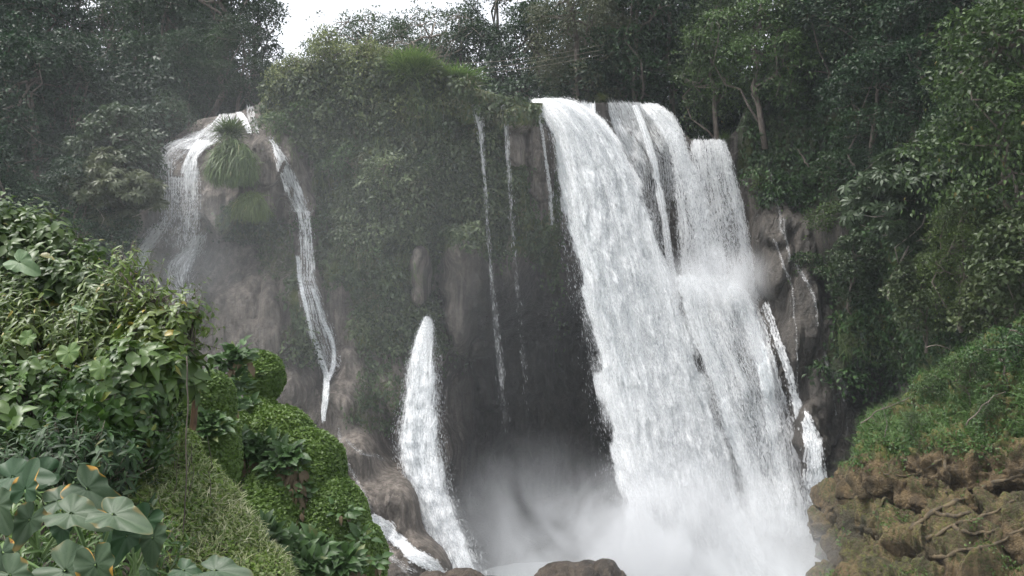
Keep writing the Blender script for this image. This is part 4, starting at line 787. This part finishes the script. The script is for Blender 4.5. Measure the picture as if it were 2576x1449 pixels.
cover('ledge_grass', bV, bT, 12000, 'grass', T_B, .42, 411, mask=lambda x, y, c, N: gl(x, y, c, N)*sm(.25, -.15, fbm(c*.6, 3, 2)-.1), off=(0, .1), droop=-.1, upd=.5).color = (.65, .9, .55, 1)
cover('rock_moss', bV, bT, 9000, 'bright', T_S, .11, 412, mask=lambda x, y, c, N: (sm(.08, .35, fbm(c*.7, 3, 12))*sm(.0, .6, N[:, 2]+.2)+.0)+.001, off=(0, .08)).color = (.7, .75, .6, 1)
# roots creeping over the bank: each its own thing
from mathutils.bvhtree import BVHTree
def bvh(V, T): return BVHTree.FromPolygons([tuple(v) for v in V], [tuple(int(i) for i in t_) for t_ in T])
bb = bvh(bV, bT)
def on_surf(bt, px, py, lift=0.05, Ydef=30):
    o = Vector((0, 0, CZ)); d = (at(px, py, 1)-o).normalized(); h = bt.ray_cast(o, d); return (h[0]-d*lift) if h[0] else at(px, py, Ydef)
def root_thing(name, label, cat, pts, r0, r1, mat, bt, group, seed, tw=7, branches=()):
    rng = np.random.default_rng(seed); e = empty(name, on_surf(bt, *pts[0]), label, cat, group); b = np.array(e.location)
    def path(pts):
        pp = []
        for (x0, y0), (x1, y1) in zip(pts[:-1], pts[1:]):
            for k in range(tw): pp.append(np.array(on_surf(bt, x0+(x1-x0)*k/tw+rng.normal(0, 4), y0+(y1-y0)*k/tw+rng.normal(0, 4), .0)))
        pp.append(np.array(on_surf(bt, *pts[-1], .05))); pp = np.array(pp); pp[1:-1] = (pp[:-2]+pp[1:-1]*2+pp[2:])/4; return pp-b
    p = path(pts); V, Fa = tube(p, np.linspace(r0, r1, len(p))*rng.uniform(.5, 1.15, len(p))*.62, 8); add_mesh('stem', V, to_tris(Fa), M[mat], e, smooth=True)
    for br in branches:
        p = path(br); V, Fa = tube(p, np.linspace(r0*.6, r1*.6, len(p)), 6); add_mesh('side_root', V, to_tris(Fa), M[mat], e, smooth=True)
    return e
M['rootbark'] = bark_mat('mossy root', (.035, .026, .015), (.095, .07, .036))
GR = 'old roots crossing the tufa bank'
root_thing('root', 'thick mossy root running up to the right across the brown bank', 'root', [(2290, 1330), (2350, 1285), (2430, 1255), (2500, 1215), (2576, 1195)], .17, .10, 'rootbark', bb, GR, 1, branches=[[(2350, 1288), (2390, 1300), (2440, 1290)]])
root_thing('root', 'root fork just under the thick mossy root', 'root', [(2330, 1360), (2400, 1320), (2480, 1300), (2560, 1250)], .15, .07, 'rootbark', bb, GR, 2, branches=[[(2400, 1322), (2440, 1345), (2500, 1335)]])
root_thing('root', 'knotted root low on the bank near the bottom edge', 'root', [(2340, 1410), (2420, 1385), (2500, 1370), (2576, 1330)], .15, .08, 'rootbark', bb, GR, 3)
root_thing('root', 'gnarled root draping down the face below the green ledge', 'root', [(2385, 1110), (2375, 1150), (2330, 1185), (2270, 1200), (2215, 1190)], .13, .07, 'rootbark', bb, GR, 4, branches=[[(2375, 1150), (2390, 1200), (2380, 1240)]])
def fallen(label, pts, r, seed, twigs=6, mat='bark', name='fallen_branch', group='dead branches on the ledge'):
    rng = np.random.default_rng(seed); P = np.array([np.array(at(*q)) for q in pts]); b = P[0].copy(); e = empty(name, Vector(b.tolist()), label, 'branch', group); P = P-b; r *= .6
    pp = np.vstack([wob(P[i], P[i+1], 5, rng, .25)[:-1] for i in range(len(P)-1)]+[P[-1:]]); V, Fa = tube(pp, np.linspace(r, r*.4, len(pp)), 6); add_mesh('stem', V, to_tris(Fa), M[mat], e, smooth=True)
    for k in range(twigs):
        a = pp[rng.integers(1, len(pp))]; L = np.linalg.norm(P[-1])*rng.uniform(.15, .4); V, Fa = tube(wob(a, a+rng.normal(0, 1, 3)*np.array([1, .4, .8])*L*.7, 5, rng, .4), np.linspace(r*.4, r*.1, 5), 4); add_mesh('twig', V, to_tris(Fa), M[mat], e, smooth=True)
    return e
fallen('pale dead branch lying across the left end of the green ledge', [(2165, 1065, 33.4), (2215, 1030, 33), (2290, 1000, 32.5)], .045, 11, 10)
fallen('thin forked dead twig standing on the ledge below the leafy trees', [(2225, 1100, 31.5), (2230, 1060, 31.5), (2215, 1015, 31.5)], .03, 12, 4)
fallen('long pale stick slanting over the right end of the green ledge', [(2430, 1070, 29.5), (2470, 1020, 29.3), (2530, 985, 29)], .05, 13, 2)
fallen('bare dead limb poking out under the overhanging leaves', [(2330, 875, 33), (2355, 868, 33), (2390, 880, 33)], .05, 14, 3)
fallen('short leaning dead stick on the mossy slope right of the falls', [(2035, 420, 52), (2020, 395, 52.2), (2005, 375, 52.4)], .08, 15, 1)
M['darkrock'] = rock_mat('wet boulder', (.06, .045, .035), (.10, .08, .06), (.035, .03, .025), rough=.45)
# boulders in the mist at the bottom, slabs at the lower left
def boulder(label, ells, seed, mat='darkrock', voxel=.12, amp=.4):
    o, *_ = mass('boulder', ells, M[mat], voxel, seed, amp, .7, .2, attr=lambda V, N, x, y: x*0+.1); return tag(o, label, 'boulder', 'boulders at the foot of the falls')
boulder('flat wet boulder breaking through the mist at the bottom centre', [(1420, 1470, 44, 70, 52, 1.5), (1480, 1462, 44, 50, 48, 1.3), (1380, 1485, 44, 50, 40, 1.2)], 21)
boulder('knobbly boulder right of the flat one in the bottom mist', [(1525, 1462, 43.5, 38, 48, 1.0), (1550, 1485, 43.5, 40, 40, 1)], 22)
boulder('low brown rock at the bottom edge between chute and boulders', [(1160, 1480, 42, 60, 42, 1.2), (1090, 1490, 41.5, 60, 40, 1.2), (1240, 1500, 42, 50, 40, 1)], 23)
# --- wooden stumps and hanging vine
def stump(label, a, b, r, seed):
    rng = np.random.default_rng(seed); A = np.array(at(*a)); B = np.array(at(*b)); e = empty('tree_stump', Vector(A.tolist()), label, 'stump', 'rotten stumps between the mounds')
    n = 16; m = 26; V = []
    for i in range(m):
        tt = i/(m-1); c = (B-A)*tt+np.array([.04*math.sin(tt*5), 0, 0]); rr = r*(1.25-.5*tt)
        for j in range(n):
            a_ = 2*math.pi*j/n; k = rr*(1+.22*math.sin(a_*3+tt*2)+.12*math.sin(a_*7+1)+rng.normal(0, .03)); jag = (.35*rng.random()**2+.1*math.sin(a_*2))*r*3 if i == m-1 else 0
            V.append(c+np.array([k*math.cos(a_), k*math.sin(a_), jag]))
    V.append(B-A-np.array([0, 0, r*.8])); i = np.arange(n*m).reshape(m, n); Fa = [(i[y, x], i[y, (x+1) % n], i[y+1, (x+1) % n], i[y+1, x]) for y in range(m-1) for x in range(n)]
    Fa = list(to_tris(np.array(Fa)))+[(i[m-1, x], i[m-1, (x+1) % n], n*m) for x in range(n)]; add_mesh('trunk', np.array(V), np.array(Fa), M['redwood'], e, smooth=False)
    tb = [(wob(np.array([.02*k, -.03, -.1]), np.array([rng.normal(0, .15), -.1, -.45-.1*k]), 4, rng, .3), np.linspace(.02, .006, 4)) for k in range(4)]; V, Fa = tubes(tb, 5); add_mesh('root', V, Fa, M['redwood'], e, smooth=True)
stump('leaning rotten reddish stump standing between the bush and the mounds', (462, 1130, 13), (503, 988, 13), .05, 1)
stump('short dark red stump left of the leaning one', (441, 1105, 12.6), (434, 1040, 12.6), .045, 2)
e = empty('hanging_vine', at(470, 960, 9.5), 'thin dark vine hanging straight down past the stumps', 'vine'); rng = np.random.default_rng(5)
p = wob((0, 0, .3), (-.05, 0, -1.9), 14, rng, .06); V_, F_ = tube(p, np.full(14, .008), 5); add_mesh('stem', V_, to_tris(F_), M['bark'], e, smooth=True)
p = wob((-.45, .1, .1), (-.5, .1, -1.1), 10, rng, .1); V_, F_ = tube(p, np.full(10, .007), 5); e2 = empty('hanging_vine', at(390, 950, 9.6), 'shorter hanging vine nearer the bush', 'vine'); add_mesh('stem', V_, to_tris(F_), M['bark'], e2, smooth=True)
# --- power lines crossing the gap
for i, (z0, lab) in enumerate(((150, 'upper thin power line strung across the falls'), (168, 'middle thin power line strung across the falls'), (186, 'lowest thin power line strung across the falls'))):
    a = np.array(at(940, z0-4*i, 66)); b = np.array(at(1520, z0-38-6*i, 64)); tt = np.linspace(0, 1, 30)[:, None]; p = a+(b-a)*tt; p[:, 2] -= .8*np.sin(math.pi*tt[:, 0]); V_, F_ = tube(p-a, np.full(30, .014), 4)
    w_ = add_mesh('power_line', V_, to_tris(F_), M['palebark']); w_.location = a.tolist(); tag(w_, lab, 'cable', 'power lines over the gorge')
# ------------------------------------------------------------------ foreground bushes at the left
def sprig(rng, n=9, size=.1, T=T_O, ln=.35):
    """one shoot: stem with leaves in pairs and a rosette at its tip, growing along +z"""
    L = []; P, D, N, S = [], [], [], []
    for i in range(n):
        tt = (i+1)/n; a = i*2.4+rng.uniform(-.3, .3); o = np.array([math.cos(a), math.sin(a), 0]); P.append([0, 0, tt*ln]); D.append(o+np.array([0, 0, .55-.9*(1-tt)])); N.append(np.array([0, 0, 1])-o*.3); S.append(size*(1.15-.5*tt)*rng.uniform(.7, 1.2))
    return np.array(P), np.array(D), np.array(N), np.array(S)
def bush(name, label, ells, n, size, T, mat, seed, ln=.3, up=.6, leaves=8, col=(1, 1, 1, 1), twigs=40, deep=.45, lim=None, cat='bush'):
    n = int(n*.75); size *= 1.25
    rng = np.random.default_rng(seed); s0 = ells[0]; b = np.array(at(s0[0], s0[1]+s0[4], s0[2])); e = empty(name, Vector(b.tolist()), label, cat, 'foreground bushes on the left bank'); A = []; tb = []; vol = np.array([x[3]*x[4] for x in ells], float); vol /= vol.sum()
    for k, (px, py, Y, rx, ry, dy) in enumerate(ells):
        m = int(n*vol[k]); s = Y/F; c = np.array(at(px, py, Y)); d = rng.normal(0, 1, (m, 3)); d[:, 1] -= .35; d[:, 2] += .15; d = nrm(d)
        rr = (1-deep*rng.random(m)**1.2)*(1+.18*vn(d*2.5+c, seed)); P0 = c+d*rr[:, None]*np.array([rx*s, dy, ry*s]); ax = nrm(d*.6+np.array([0, -.15, up])+rng.normal(0, .3, (m, 3)))
        for j in range(m):
            big_ = rng.choice([.7, 1, 1.55], p=[.3, .5, .2]); p, D, N, S = sprig(rng, leaves, size*big_, T, ln*rng.uniform(.5, 1.1)); z = ax[j]; x = np.cross(z, [.3, 1, .2]); x /= np.linalg.norm(x); y = np.cross(z, x); Rm = np.stack([x, y, z])
            A.append((p@Rm+P0[j], D@Rm+np.array([0, 0, -.25]), N@Rm+np.array([0, 0, .3]), S))
            if j < twigs*vol[k]*3: tb.append((np.array([P0[j]-z*ln*.8, P0[j], P0[j]+z*ln*.8]), np.array([.006, .005, .003])))
        for j in range(int(twigs*vol[k])): tb.append((wob(c+np.array([0, 0, -ry*s*.8]), c+d[j]*np.array([rx*s, dy, ry*s])*.85, 6, rng, .4), np.linspace(.02, .005, 6)))
    P = np.vstack([a[0] for a in A]); D = np.vstack([a[1] for a in A]); N = np.vstack([a[2] for a in A]); S = np.concatenate([a[3] for a in A]); k_ = len(A[0][0]); base = np.repeat(rng.uniform(-.12, .25, len(A)), k_)
    ti = np.clip(rng.beta(2, 2.5, len(P))*.7+base, 0, .92); ti[rng.random(len(P)) < .02] = 1
    V, Fa, ti = inst(T, P-b, D, N+rng.normal(0, .2, N.shape), S, rng, ti); o = add_mesh('foliage', V, Fa, M[mat], e, {'tint': ti}); o.color = col
    V, Fa = tubes([(p-b, r) for p, r in tb], 4); add_mesh('stems', V, Fa, M['bark'], e, smooth=True); return e
bush('leafy_bush', 'highest bush at the left edge, its top against the dark forest', [(-40, 640, 12.5, 150, 150, 1.0), (90, 640, 12.3, 110, 100, .9)], 520, .15, T_O, 'fresh', 501, col=(.8, .85, .9, 1))
bush('leafy_bush', 'wet shiny bush sloping down from the top of the heap', [(190, 740, 12, 115, 110, .9), (120, 785, 11.8, 140, 110, .9)], 560, .14, T_O, 'fresh', 502, col=(.85, .9, .85, 1))
bush('leafy_bush', 'bush of narrow leaves under the shiny slope', [(285, 800, 11.4, 90, 85, .8), (260, 860, 11.2, 110, 80, .8)], 420, .14, T_L, 'fresh', 503, col=(1.05, 1.0, .8, 1))
bush('leafy_bush', 'yellow green bush with a dry stalk at the right shoulder of the heap', [(385, 845, 10.8, 50, 65, .6), (415, 895, 10.6, 55, 65, .6)], 300, .15, T_O, 'fresh', 504, col=(1.3, 1.15, .8, 1), ln=.25)
bush('leafy_bush', 'bush whose broad leaves overhang the dark hollow', [(425, 940, 10.4, 55, 55, .6), (360, 960, 10.2, 85, 75, .7)], 330, .17, T_O, 'fresh', 505, col=(.9, 1.0, .8, 1))
bush('leafy_bush', 'grassy tangle in the middle of the left heap', [(150, 900, 10.8, 170, 110, .9), (-30, 880, 10.8, 140, 150, .9)], 560, .14, T_L, 'fresh', 506, col=(1.2, 1.1, .75, 1))
bush('leafy_bush', 'jagged leaved bush at the left edge below the tangle', [(60, 1040, 9.6, 150, 100, .8), (-60, 1000, 9.6, 110, 130, .8)], 420, .14, T_M, 'fresh', 507, col=(.85, 1.0, .85, 1))
bush('leafy_bush', 'dark ivy leaved bush hanging over the hollow', [(270, 1050, 9.7, 140, 110, .7), (340, 1090, 9.8, 80, 90, .6)], 430, .11, T_O, 'fresh', 508, col=(.6, .8, .65, 1), up=-.1)
bush('leafy_bush', 'deep shaded bush behind the elephant ear leaves', [(120, 1180, 8.6, 220, 90, .6), (330, 1200, 9.6, 60, 90, .5)], 420, .11, T_L, 'forest', 509, col=(.9, 1.1, .9, 1))
bush('leafy_bush', 'low star leaved weeds among the elephant ears', [(120, 1330, 6.9, 210, 70, .4), (60, 1430, 6.0, 200, 60, .4), (340, 1400, 6.6, 110, 60, .4)], 420, .085, T_L, 'fresh', 510, ln=.2, col=(.9, 1.05, .85, 1))
bush('leafy_bush', 'sparse twiggy sprays at the right tip of the heap', [(480, 845, 10.6, 18, 50, .3), (450, 800, 10.6, 22, 35, .3)], 45, .11, T_O, 'fresh', 511, col=(1.2, 1.15, .8, 1), ln=.45, twigs=14)
bush('leafy_bush', 'tender shoots poking up in front of the tufa wall', [(385, 745, 10.9, 40, 25, .3), (330, 690, 11.2, 40, 20, .3)], 60, .10, T_L, 'fresh', 512, col=(1.4, 1.35, .7, 1), ln=.5, twigs=14)
# dark earth heart of the heap, so that nothing shines through
heart, hV, hT, *_ = mass('earth_bank', [(60, 760, 13.2, 190, 130, .6), (260, 860, 12.4, 170, 110, .5), (120, 950, 11.8, 260, 160, .6), (300, 990, 11.2, 130, 90, .4), (0, 1150, 10.6, 300, 200, .6), (120, 1380, 8.6, 260, 150, .5), (-200, 1000, 12, 250, 400, 1)], M['earth'], .08, 31, .15, 1.2, attr=lambda V, N, x, y: x*0+.5); tag(heart, kind='structure')
cover('shade_leaves', hV, hT, 9000, 'forest', T_M, .13, 420, off=(0, .2))
# large single leaves among the bushes: each with its stalk
def big_leaf_mesh(kind, seed, n=66, m=9):
    rng = np.random.default_rng(seed); V, T2, ed = [], [], []
    for j in range(n+1):
        a = -math.pi+2*math.pi*j/n; ca = math.cos(a)
        if kind == 'heart': r = .45*(1+1.15*math.exp(-(a/.42)**2)+.2*math.exp(-((abs(a)-2.35)/.5)**2))*(1-.8*math.exp(-((abs(a)-math.pi)/.2)**2))
        elif kind == 'round': r = .46*(1+.09*abs(math.sin(a*4.5))) if abs(a) < 2.7 else .46*(1-.5*((abs(a)-2.7)/.44))
        else: r = 1.0/math.sqrt((ca/.95)**2+(math.sin(a)/.32)**2)*.62
        r *= 1+.035*math.sin(a*9+seed)+rng.normal(0, .005)
        for i in range(m):
            q = i/(m-1); x = r*q*math.sin(a)*.95; y = r*q*ca; vein = .016*abs(math.sin(a*5.5))*q*(1-q*.3)
            z = .22*abs(x)-.16*max(0, y)**2-.16*x*x*3*.3+vein+.04*math.sin(a*7+seed)*q**3-.12*max(0, -y)
            V.append((x, y+.12, z)); T2.append(.4+.2*math.sin(a*5.5)**2+(.35 if abs(x) < .02 else 0)+rng.normal(0, .015)); ed.append(q+.12*math.sin(a*3+seed*1.7)+.1*math.sin(a*8+seed))
    i = np.arange((n+1)*m).reshape(n+1, m); Fa = np.stack([i[:-1, :-1], i[:-1, 1:], i[1:, 1:], i[1:, :-1]], -1).reshape(-1, 4); T = to_tris(Fa)
    return np.array(V), T, np.array(T2), np.array(ed)
def taro_mat():
    t = NT('elephant ear leaf'); ti = t.attr('tint'); ed = t.attr('rim'); age = t.attr('age'); p = t.n('ShaderNodeTexCoord').outputs['Object']
    oc = t.n('ShaderNodeObjectInfo').outputs['Color']; nz = t.noise(p, 14, 4); c = t.mix(t.mr(ti, .3, .8), (.045, .085, .04), (.095, .14, .08)); c = t.mix(t.mr(nz, .35, .7, 0, .35), c, (.13, .165, .115))
    mm = t.n('ShaderNodeMix', data_type='RGBA', blend_type='MULTIPLY'); mm.inputs[0].default_value = 1; t.inp(mm.inputs[6], c); t.inp(mm.inputs[7], oc); c = mm.outputs[2]
    rimf = t.math('MULTIPLY', t.mr(t.math('ADD', ed, t.math('MULTIPLY', t.noise(p, 6, 3), .35)), 1.12, 1.3), age); c = t.mix(rimf, c, (.45, .25, .05)); c = t.mix(t.math('MULTIPLY', t.mr(t.noise(p, 30, 2), .62, .7), rimf), c, (.2, .07, .03))
    dr = t.mr(t.n('ShaderNodeTexVoronoi', i_Vector=p, i_Scale=55.0).outputs['Distance'], .12, .2, 1, 0)
    b = t.n('ShaderNodeBsdfPrincipled', i_Base_Color=c, i_Roughness=t.mr(dr, 0, 1, .5, .12), i_Normal=t.bump(t.math('ADD', t.math('MULTIPLY', nz, .4), dr), .25, .01)); b.inputs['Specular IOR Level'].default_value = .35
    return t.surf(t.n('ShaderNodeMixShader', i_0=.22, i_1=b, i_2=t.n('ShaderNodeBsdfTranslucent', i_Color=c)))
M['taro'] = taro_mat(); M['stalk'] = bark_mat('green stalk', (.07, .13, .04), (.13, .2, .07))
def leaf_obj(parent, base, px, py, Y, S, rz, tilt, roll, kind, seed, age, col, stalk_from):
    V, T, ti, ed = big_leaf_mesh(kind, seed); Rm = np.array(Matrix.Rotation(roll, 3, 'Y') @ Matrix.Rotation(tilt, 3, 'X') @ Matrix.Rotation(-rz, 3, 'Z')); s = S*Y/F
    c = np.array(at(px, py, Y)); Vw = (V*s)@Rm.T+c
    o = add_mesh('leaf', Vw-base, T, M['taro'], parent, {'tint': ti, 'rim': ed, 'age': ti*0+age}, smooth=True); o.color = col
    a = Rm@(np.array([0, .12, 0])*s)+c; f = np.array(at(*stalk_from)); mid = (a+f)/2+np.array([0, .05, .05]); tt = np.linspace(0, 1, 8)[:, None]; p = (1-tt)**2*f+2*tt*(1-tt)*mid+tt**2*a
    V, Fa = tube(p-base, np.linspace(.016, .008, 8), 6); add_mesh('stalk', V, to_tris(Fa), M['stalk'], parent, smooth=True)
# rz: which way the tip points on screen (0 = up, clockwise), tilt: how far the blade leans to the viewer
def taro(label, foot, leaves, group='elephant ear plants'):
    b = np.array(at(*foot)); e = empty('elephant_ear_plant', Vector(b.tolist()), label, 'plant', group)
    for k, (px, py, Y, S, rz, tilt, roll, age, col) in enumerate(leaves): leaf_obj(e, b, px, py, Y, S, R(rz), R(tilt), R(roll), 'heart', int(px+py) % 50+k, age, col, (foot[0]+6*k, foot[1], foot[2]))
A_, B_, C_ = (.62, .66, .62, 1), (.36, .55, .4, 1), (.66, .7, .62, 1)
taro('elephant ear plant with the big grey green leaf pointing right, edge yellowed', (180, 1340, 6.2), [(208, 1222, 5.9, 118, 112, 72, 8, 1.0, A_), (118, 1190, 6.4, 90, 250, 60, 0, .0, B_), (18, 1200, 6.1, 112, 100, 50, -10, 0, B_)])
taro('elephant ear plant at the left edge with upright and orange tipped leaves', (90, 1400, 5.8), [(80, 1297, 5.6, 86, 195, 78, 10, .3, A_), (60, 1242, 5.9, 84, 20, 70, -15, 1.35, B_), (-8, 1262, 5.5, 84, 150, 70, 0, 0, C_), (155, 1318, 5.5, 62, 150, 75, 20, 0, B_)])
taro('elephant ear plant with flat wet leaves spread towards the middle', (230, 1449, 5.7), [(165, 1288, 5.5, 118, 98, 34, 8, .1, C_), (272, 1290, 5.45, 120, 106, 30, 6, .2, C_), (135, 1262, 5.9, 96, 75, 38, 0, .2, A_)])
taro('elephant ear plant with three overlapping green leaves at the right of its clump', (330, 1449, 5.9), [(372, 1300, 5.75, 88, 205, 82, 0, 0, B_), (385, 1342, 5.6, 80, 165, 80, 15, .1, A_), (325, 1338, 5.55, 84, 215, 76, -10, 0, B_), (284, 1356, 5.7, 64, 190, 70, 0, .1, B_)])
taro('elephant ear plant along the bottom edge with a ragged orange edged leaf', (160, 1500, 5.2), [(150, 1428, 5.1, 150, 112, 56, 5, .1, C_), (238, 1408, 5.0, 112, 152, 80, 10, 1.5, C_), (15, 1440, 5.0, 110, 120, 55, 0, .4, C_), (5, 1380, 5.2, 72, 165, 75, 0, 1.3, A_)])
taro('elephant ear plant low in the slope with two flat wet leaves', (470, 1490, 6.4), [(455, 1432, 6.3, 70, 115, 36, 0, .1, B_), (530, 1434, 6.3, 100, 98, 26, 0, .1, A_), (368, 1424, 6.3, 64, 150, 70, 0, .2, A_)])
# round vine leaves: each an own thing on its stalk
rngv = random.Random(3)
VL = [(172, 880, 62, 'uppermost round vine leaf on the heap'), (255, 920, 60, 'round vine leaf right of the uppermost one'), (215, 985, 64, 'pleated round vine leaf in the middle of the heap'), (262, 965, 50, 'round vine leaf behind the pleated one'), (203, 1030, 60, 'round vine leaf lowest over the shade'), (75, 845, 44, 'yellowing leaf near the left edge of the heap'), (300, 1005, 40, 'small round leaf over the dark hollow'), (95, 915, 50, 'pointed round leaf at the left of the heap')]
for i, (px, py, S, lab) in enumerate(VL):
    Y = 9.3; b = np.array(at(px+10, py+60, Y+.6)); e = empty('vine_leaf', Vector(b.tolist()), lab, 'vine leaf', 'round vine leaves'); leaf_obj(e, b, px, py, Y, S, R(rngv.uniform(140, 220)), R(rngv.uniform(55, 75)), 0, 'round', 60+i, 0, (1.2, 1.3, .6, 1), (px+10, py+60, Y+.6))
for i, (px, py, S, rz, lab) in enumerate([(42, 655, 70, 120, 'large pale heart leaf near the top of the heap'), (165, 1050, 56, 185, 'long bright ribbed leaf hanging over the shade'), (62, 945, 60, 185, 'hanging ribbed leaf at the left of the heap'), (195, 775, 40, 110, 'silvery leaf in the shiny bush'), (45, 1175, 80, 100, 'big shadowed blurred leaf above the elephant ears')]):
    Y = 9.4 if i else 11.0; b = np.array(at(px, py+50, Y+.6)); e = empty('large_leaf', Vector(b.tolist()), lab, 'leaf', 'large single leaves'); leaf_obj(e, b, px, py, Y, S, R(rz), R(60), 0, 'heart' if i in (0, 4) else 'long', 80+i, 0, (1.2, 1.3, 1.0, 1) if i not in (1, 2) else (1.1, 1.4, .5, 1), (px, py+50, Y+.6))
# leafy clumps on the mossy mounds
mb = bvh(mV, mT)
def clump(label, spots_, n, size, seed, T=T_O, mat='big', col=(1, 1, 1, 1), dead=.2, bt=mb, r=.28):
    rng = np.random.default_rng(seed); b = np.array(on_surf(bt, *spots_[0], 0, 17)); e = empty('broad_leaf_clump', Vector(b.tolist()), label, 'plant', 'broad leaved clumps on the mossy mounds'); L, Ld = [], []
    for k in range(n):
        x, y = spots_[rng.integers(len(spots_))]; c = np.array(on_surf(bt, x+rng.normal(0, 11), y+rng.normal(0, 9), .05, 17)); m = 5; d = rng.normal(0, 1, (m, 3)); d[:, 2] = np.abs(d[:, 2])*.8; d[:, 1] -= .5; d = nrm(d); dn_ = rng.random() < dead
        if dn_: d[:, 2] -= 1.3
        P = c-b+d*rng.uniform(.05, r, (m, 1)); (Ld if dn_ else L).append(inst(T, P, d+np.array([0, 0, .0]), d*.3+np.array([0, -.5, .8])+rng.normal(0, .3, (m, 3)), size*rng.uniform(.7, 1.2, m), rng))
    for LL, mt, nm in ((L, mat, 'green_leaves'), (Ld, 'dead', 'withered_leaves')):
        if LL: V, Fa, ti = merge(LL); o = add_mesh(nm, V, Fa, M[mt], e, {'tint': ti}); o.color = col if mt != 'dead' else (1, 1, 1, 1)
CG = (.9, 1.25, .85, 1)
clump('broad leaved clump draped over the top of the big mossy mound', [(600, 1125), (640, 1120), (680, 1135), (715, 1150), (740, 1165), (650, 1150), (700, 1180)], 80, .27, 601, col=CG)
clump('broad leaved band at the foot of the mossy mound, bottom centre left', [(650, 1350), (690, 1370), (740, 1390), (790, 1380), (830, 1400), (880, 1420), (720, 1430), (780, 1430)], 130, .30, 602, col=CG)
clump('leafy clump beside the round mossy knob', [(560, 930), (590, 920), (610, 950), (580, 975), (545, 960), (600, 900)], 55, .24, 603, col=CG, dead=.04)
clump('withered trailing leaves down the middle of the mossy mound', [(740, 1190), (745, 1230), (765, 1260), (720, 1165)], 36, .22, 604, dead=.6, col=CG)
clump('few heart leaves on the neck below the round knob', [(620, 1030), (650, 1020), (585, 1015), (560, 1000)], 16, .24, 605, dead=.1, col=CG)
clump('few pale leaves on the right flank of the mossy mound', [(880, 1300), (900, 1360), (860, 1280), (870, 1370), (930, 1420)], 22, .24, 606, dead=.35, col=CG)
nb = bvh(nV, nT)
for px, py, sc, lab in [(2440, 985, .42, 'low shrub on the green ledge under the vines'), (2535, 930, .5, 'shrub on the ledge close to the right edge'), (2350, 1010, .3, 'small shrub on the upper left part of the green ledge'), (2490, 1060, .22, 'tiny shrub in the middle of the ledge slope'), (2300, 1085, .2, 'tiny shrub near the left corner of the ledge')]:
    plant_tree(TV['shrub' if px != 2535 else 'bush2'], on_surf(bb, px, py, 0), lab, 'shrub', px*.1, sc, (.8, 1.0, .6, 1), name='shrub', group='shrubs growing on the ledge', names=('stem', 'foliage'))
clump('small broad leaved clump on the narrow front mound', [(510, 1060), (540, 1050), (560, 1080), (530, 1090)], 30, .18, 607, bt=nb, col=CG, r=.2)
# ------------------------------------------------------------------ haze and mist
def box(name, x0, x1, y0, y1, z0, z1, mat, kind='stuff'):
    V = [(x, y, z) for x in (x0, x1) for y in (y0, y1) for z in (z0, z1)]; Fa = [(0, 1, 3, 2), (4, 6, 7, 5), (0, 4, 5, 1), (2, 3, 7, 6), (0, 2, 6, 4), (1, 5, 7, 3)]
    return tag(add_mesh(name, V, Fa, mat), kind=kind)
t = NT('haze air'); v = t.n('ShaderNodeVolumePrincipled', i_Color=(.86, .92, 1, 1), i_Density=.0003); t.t.links.new(v.outputs[0], t.out.inputs['Volume'])
box('haze', -420, 420, -210, 720, -6, 75, t.m)
t = NT('spray mist'); p = t.geo(); sx = t.n('ShaderNodeSeparateXYZ'); t.inp(sx.inputs[0], p)
nz = t.noise(t.map(p, (.22, .22, .15)), 1.0, 4, .55, 1.6)
def blob(cx, cy_, cz, rx, ry, rz):
    q = t.n('ShaderNodeVectorMath', operation='SUBTRACT'); t.inp(q.inputs[0], p); q.inputs[1].default_value = (cx, cy_, cz)
    m = t.n('ShaderNodeVectorMath', operation='DIVIDE'); t.inp(m.inputs[0], q); m.inputs[1].default_value = (rx, ry, rz)
    l = t.n('ShaderNodeVectorMath', operation='LENGTH'); t.inp(l.inputs[0], m); return l.outputs['Value']
a = t.mr(blob(11, 50, 3, 13, 8, 11), 1, .1, 0, .55)
b_ = t.mr(blob(1, 54, 4, 11, 8, 10.5), 1, .0, 0, .11)
c_ = t.mr(blob(-22, 54, 25, 5, 4, 7), 1, .0, 0, .05)
d_ = t.mr(blob(14.4, 56, 23.6, 4.6, 3.2, 3.0), 1, .0, 0, .42); e_ = t.mr(blob(13, 36, 10, 5, 7, 5.5), 1, .0, 0, .12)
dn = t.math('ADD', t.math('ADD', t.math('ADD', t.math('ADD', a, b_), c_), d_), e_); dn = t.math('MULTIPLY', dn, t.mr(nz,   .36, .64, .05, 1.7))
dn = t.math('ADD', dn, t.mr(blob(-14, 50, 25, 30, 11, 20), 1, .1, 0, .0056))
v = t.n('ShaderNodeVolumePrincipled', i_Color=(.95, .97, 1, 1), i_Density=dn); t.t.links.new(v.outputs[0], t.out.inputs['Volume'])
box('mist', -45, 26, 29, 63, 2.0, 46, t.m)
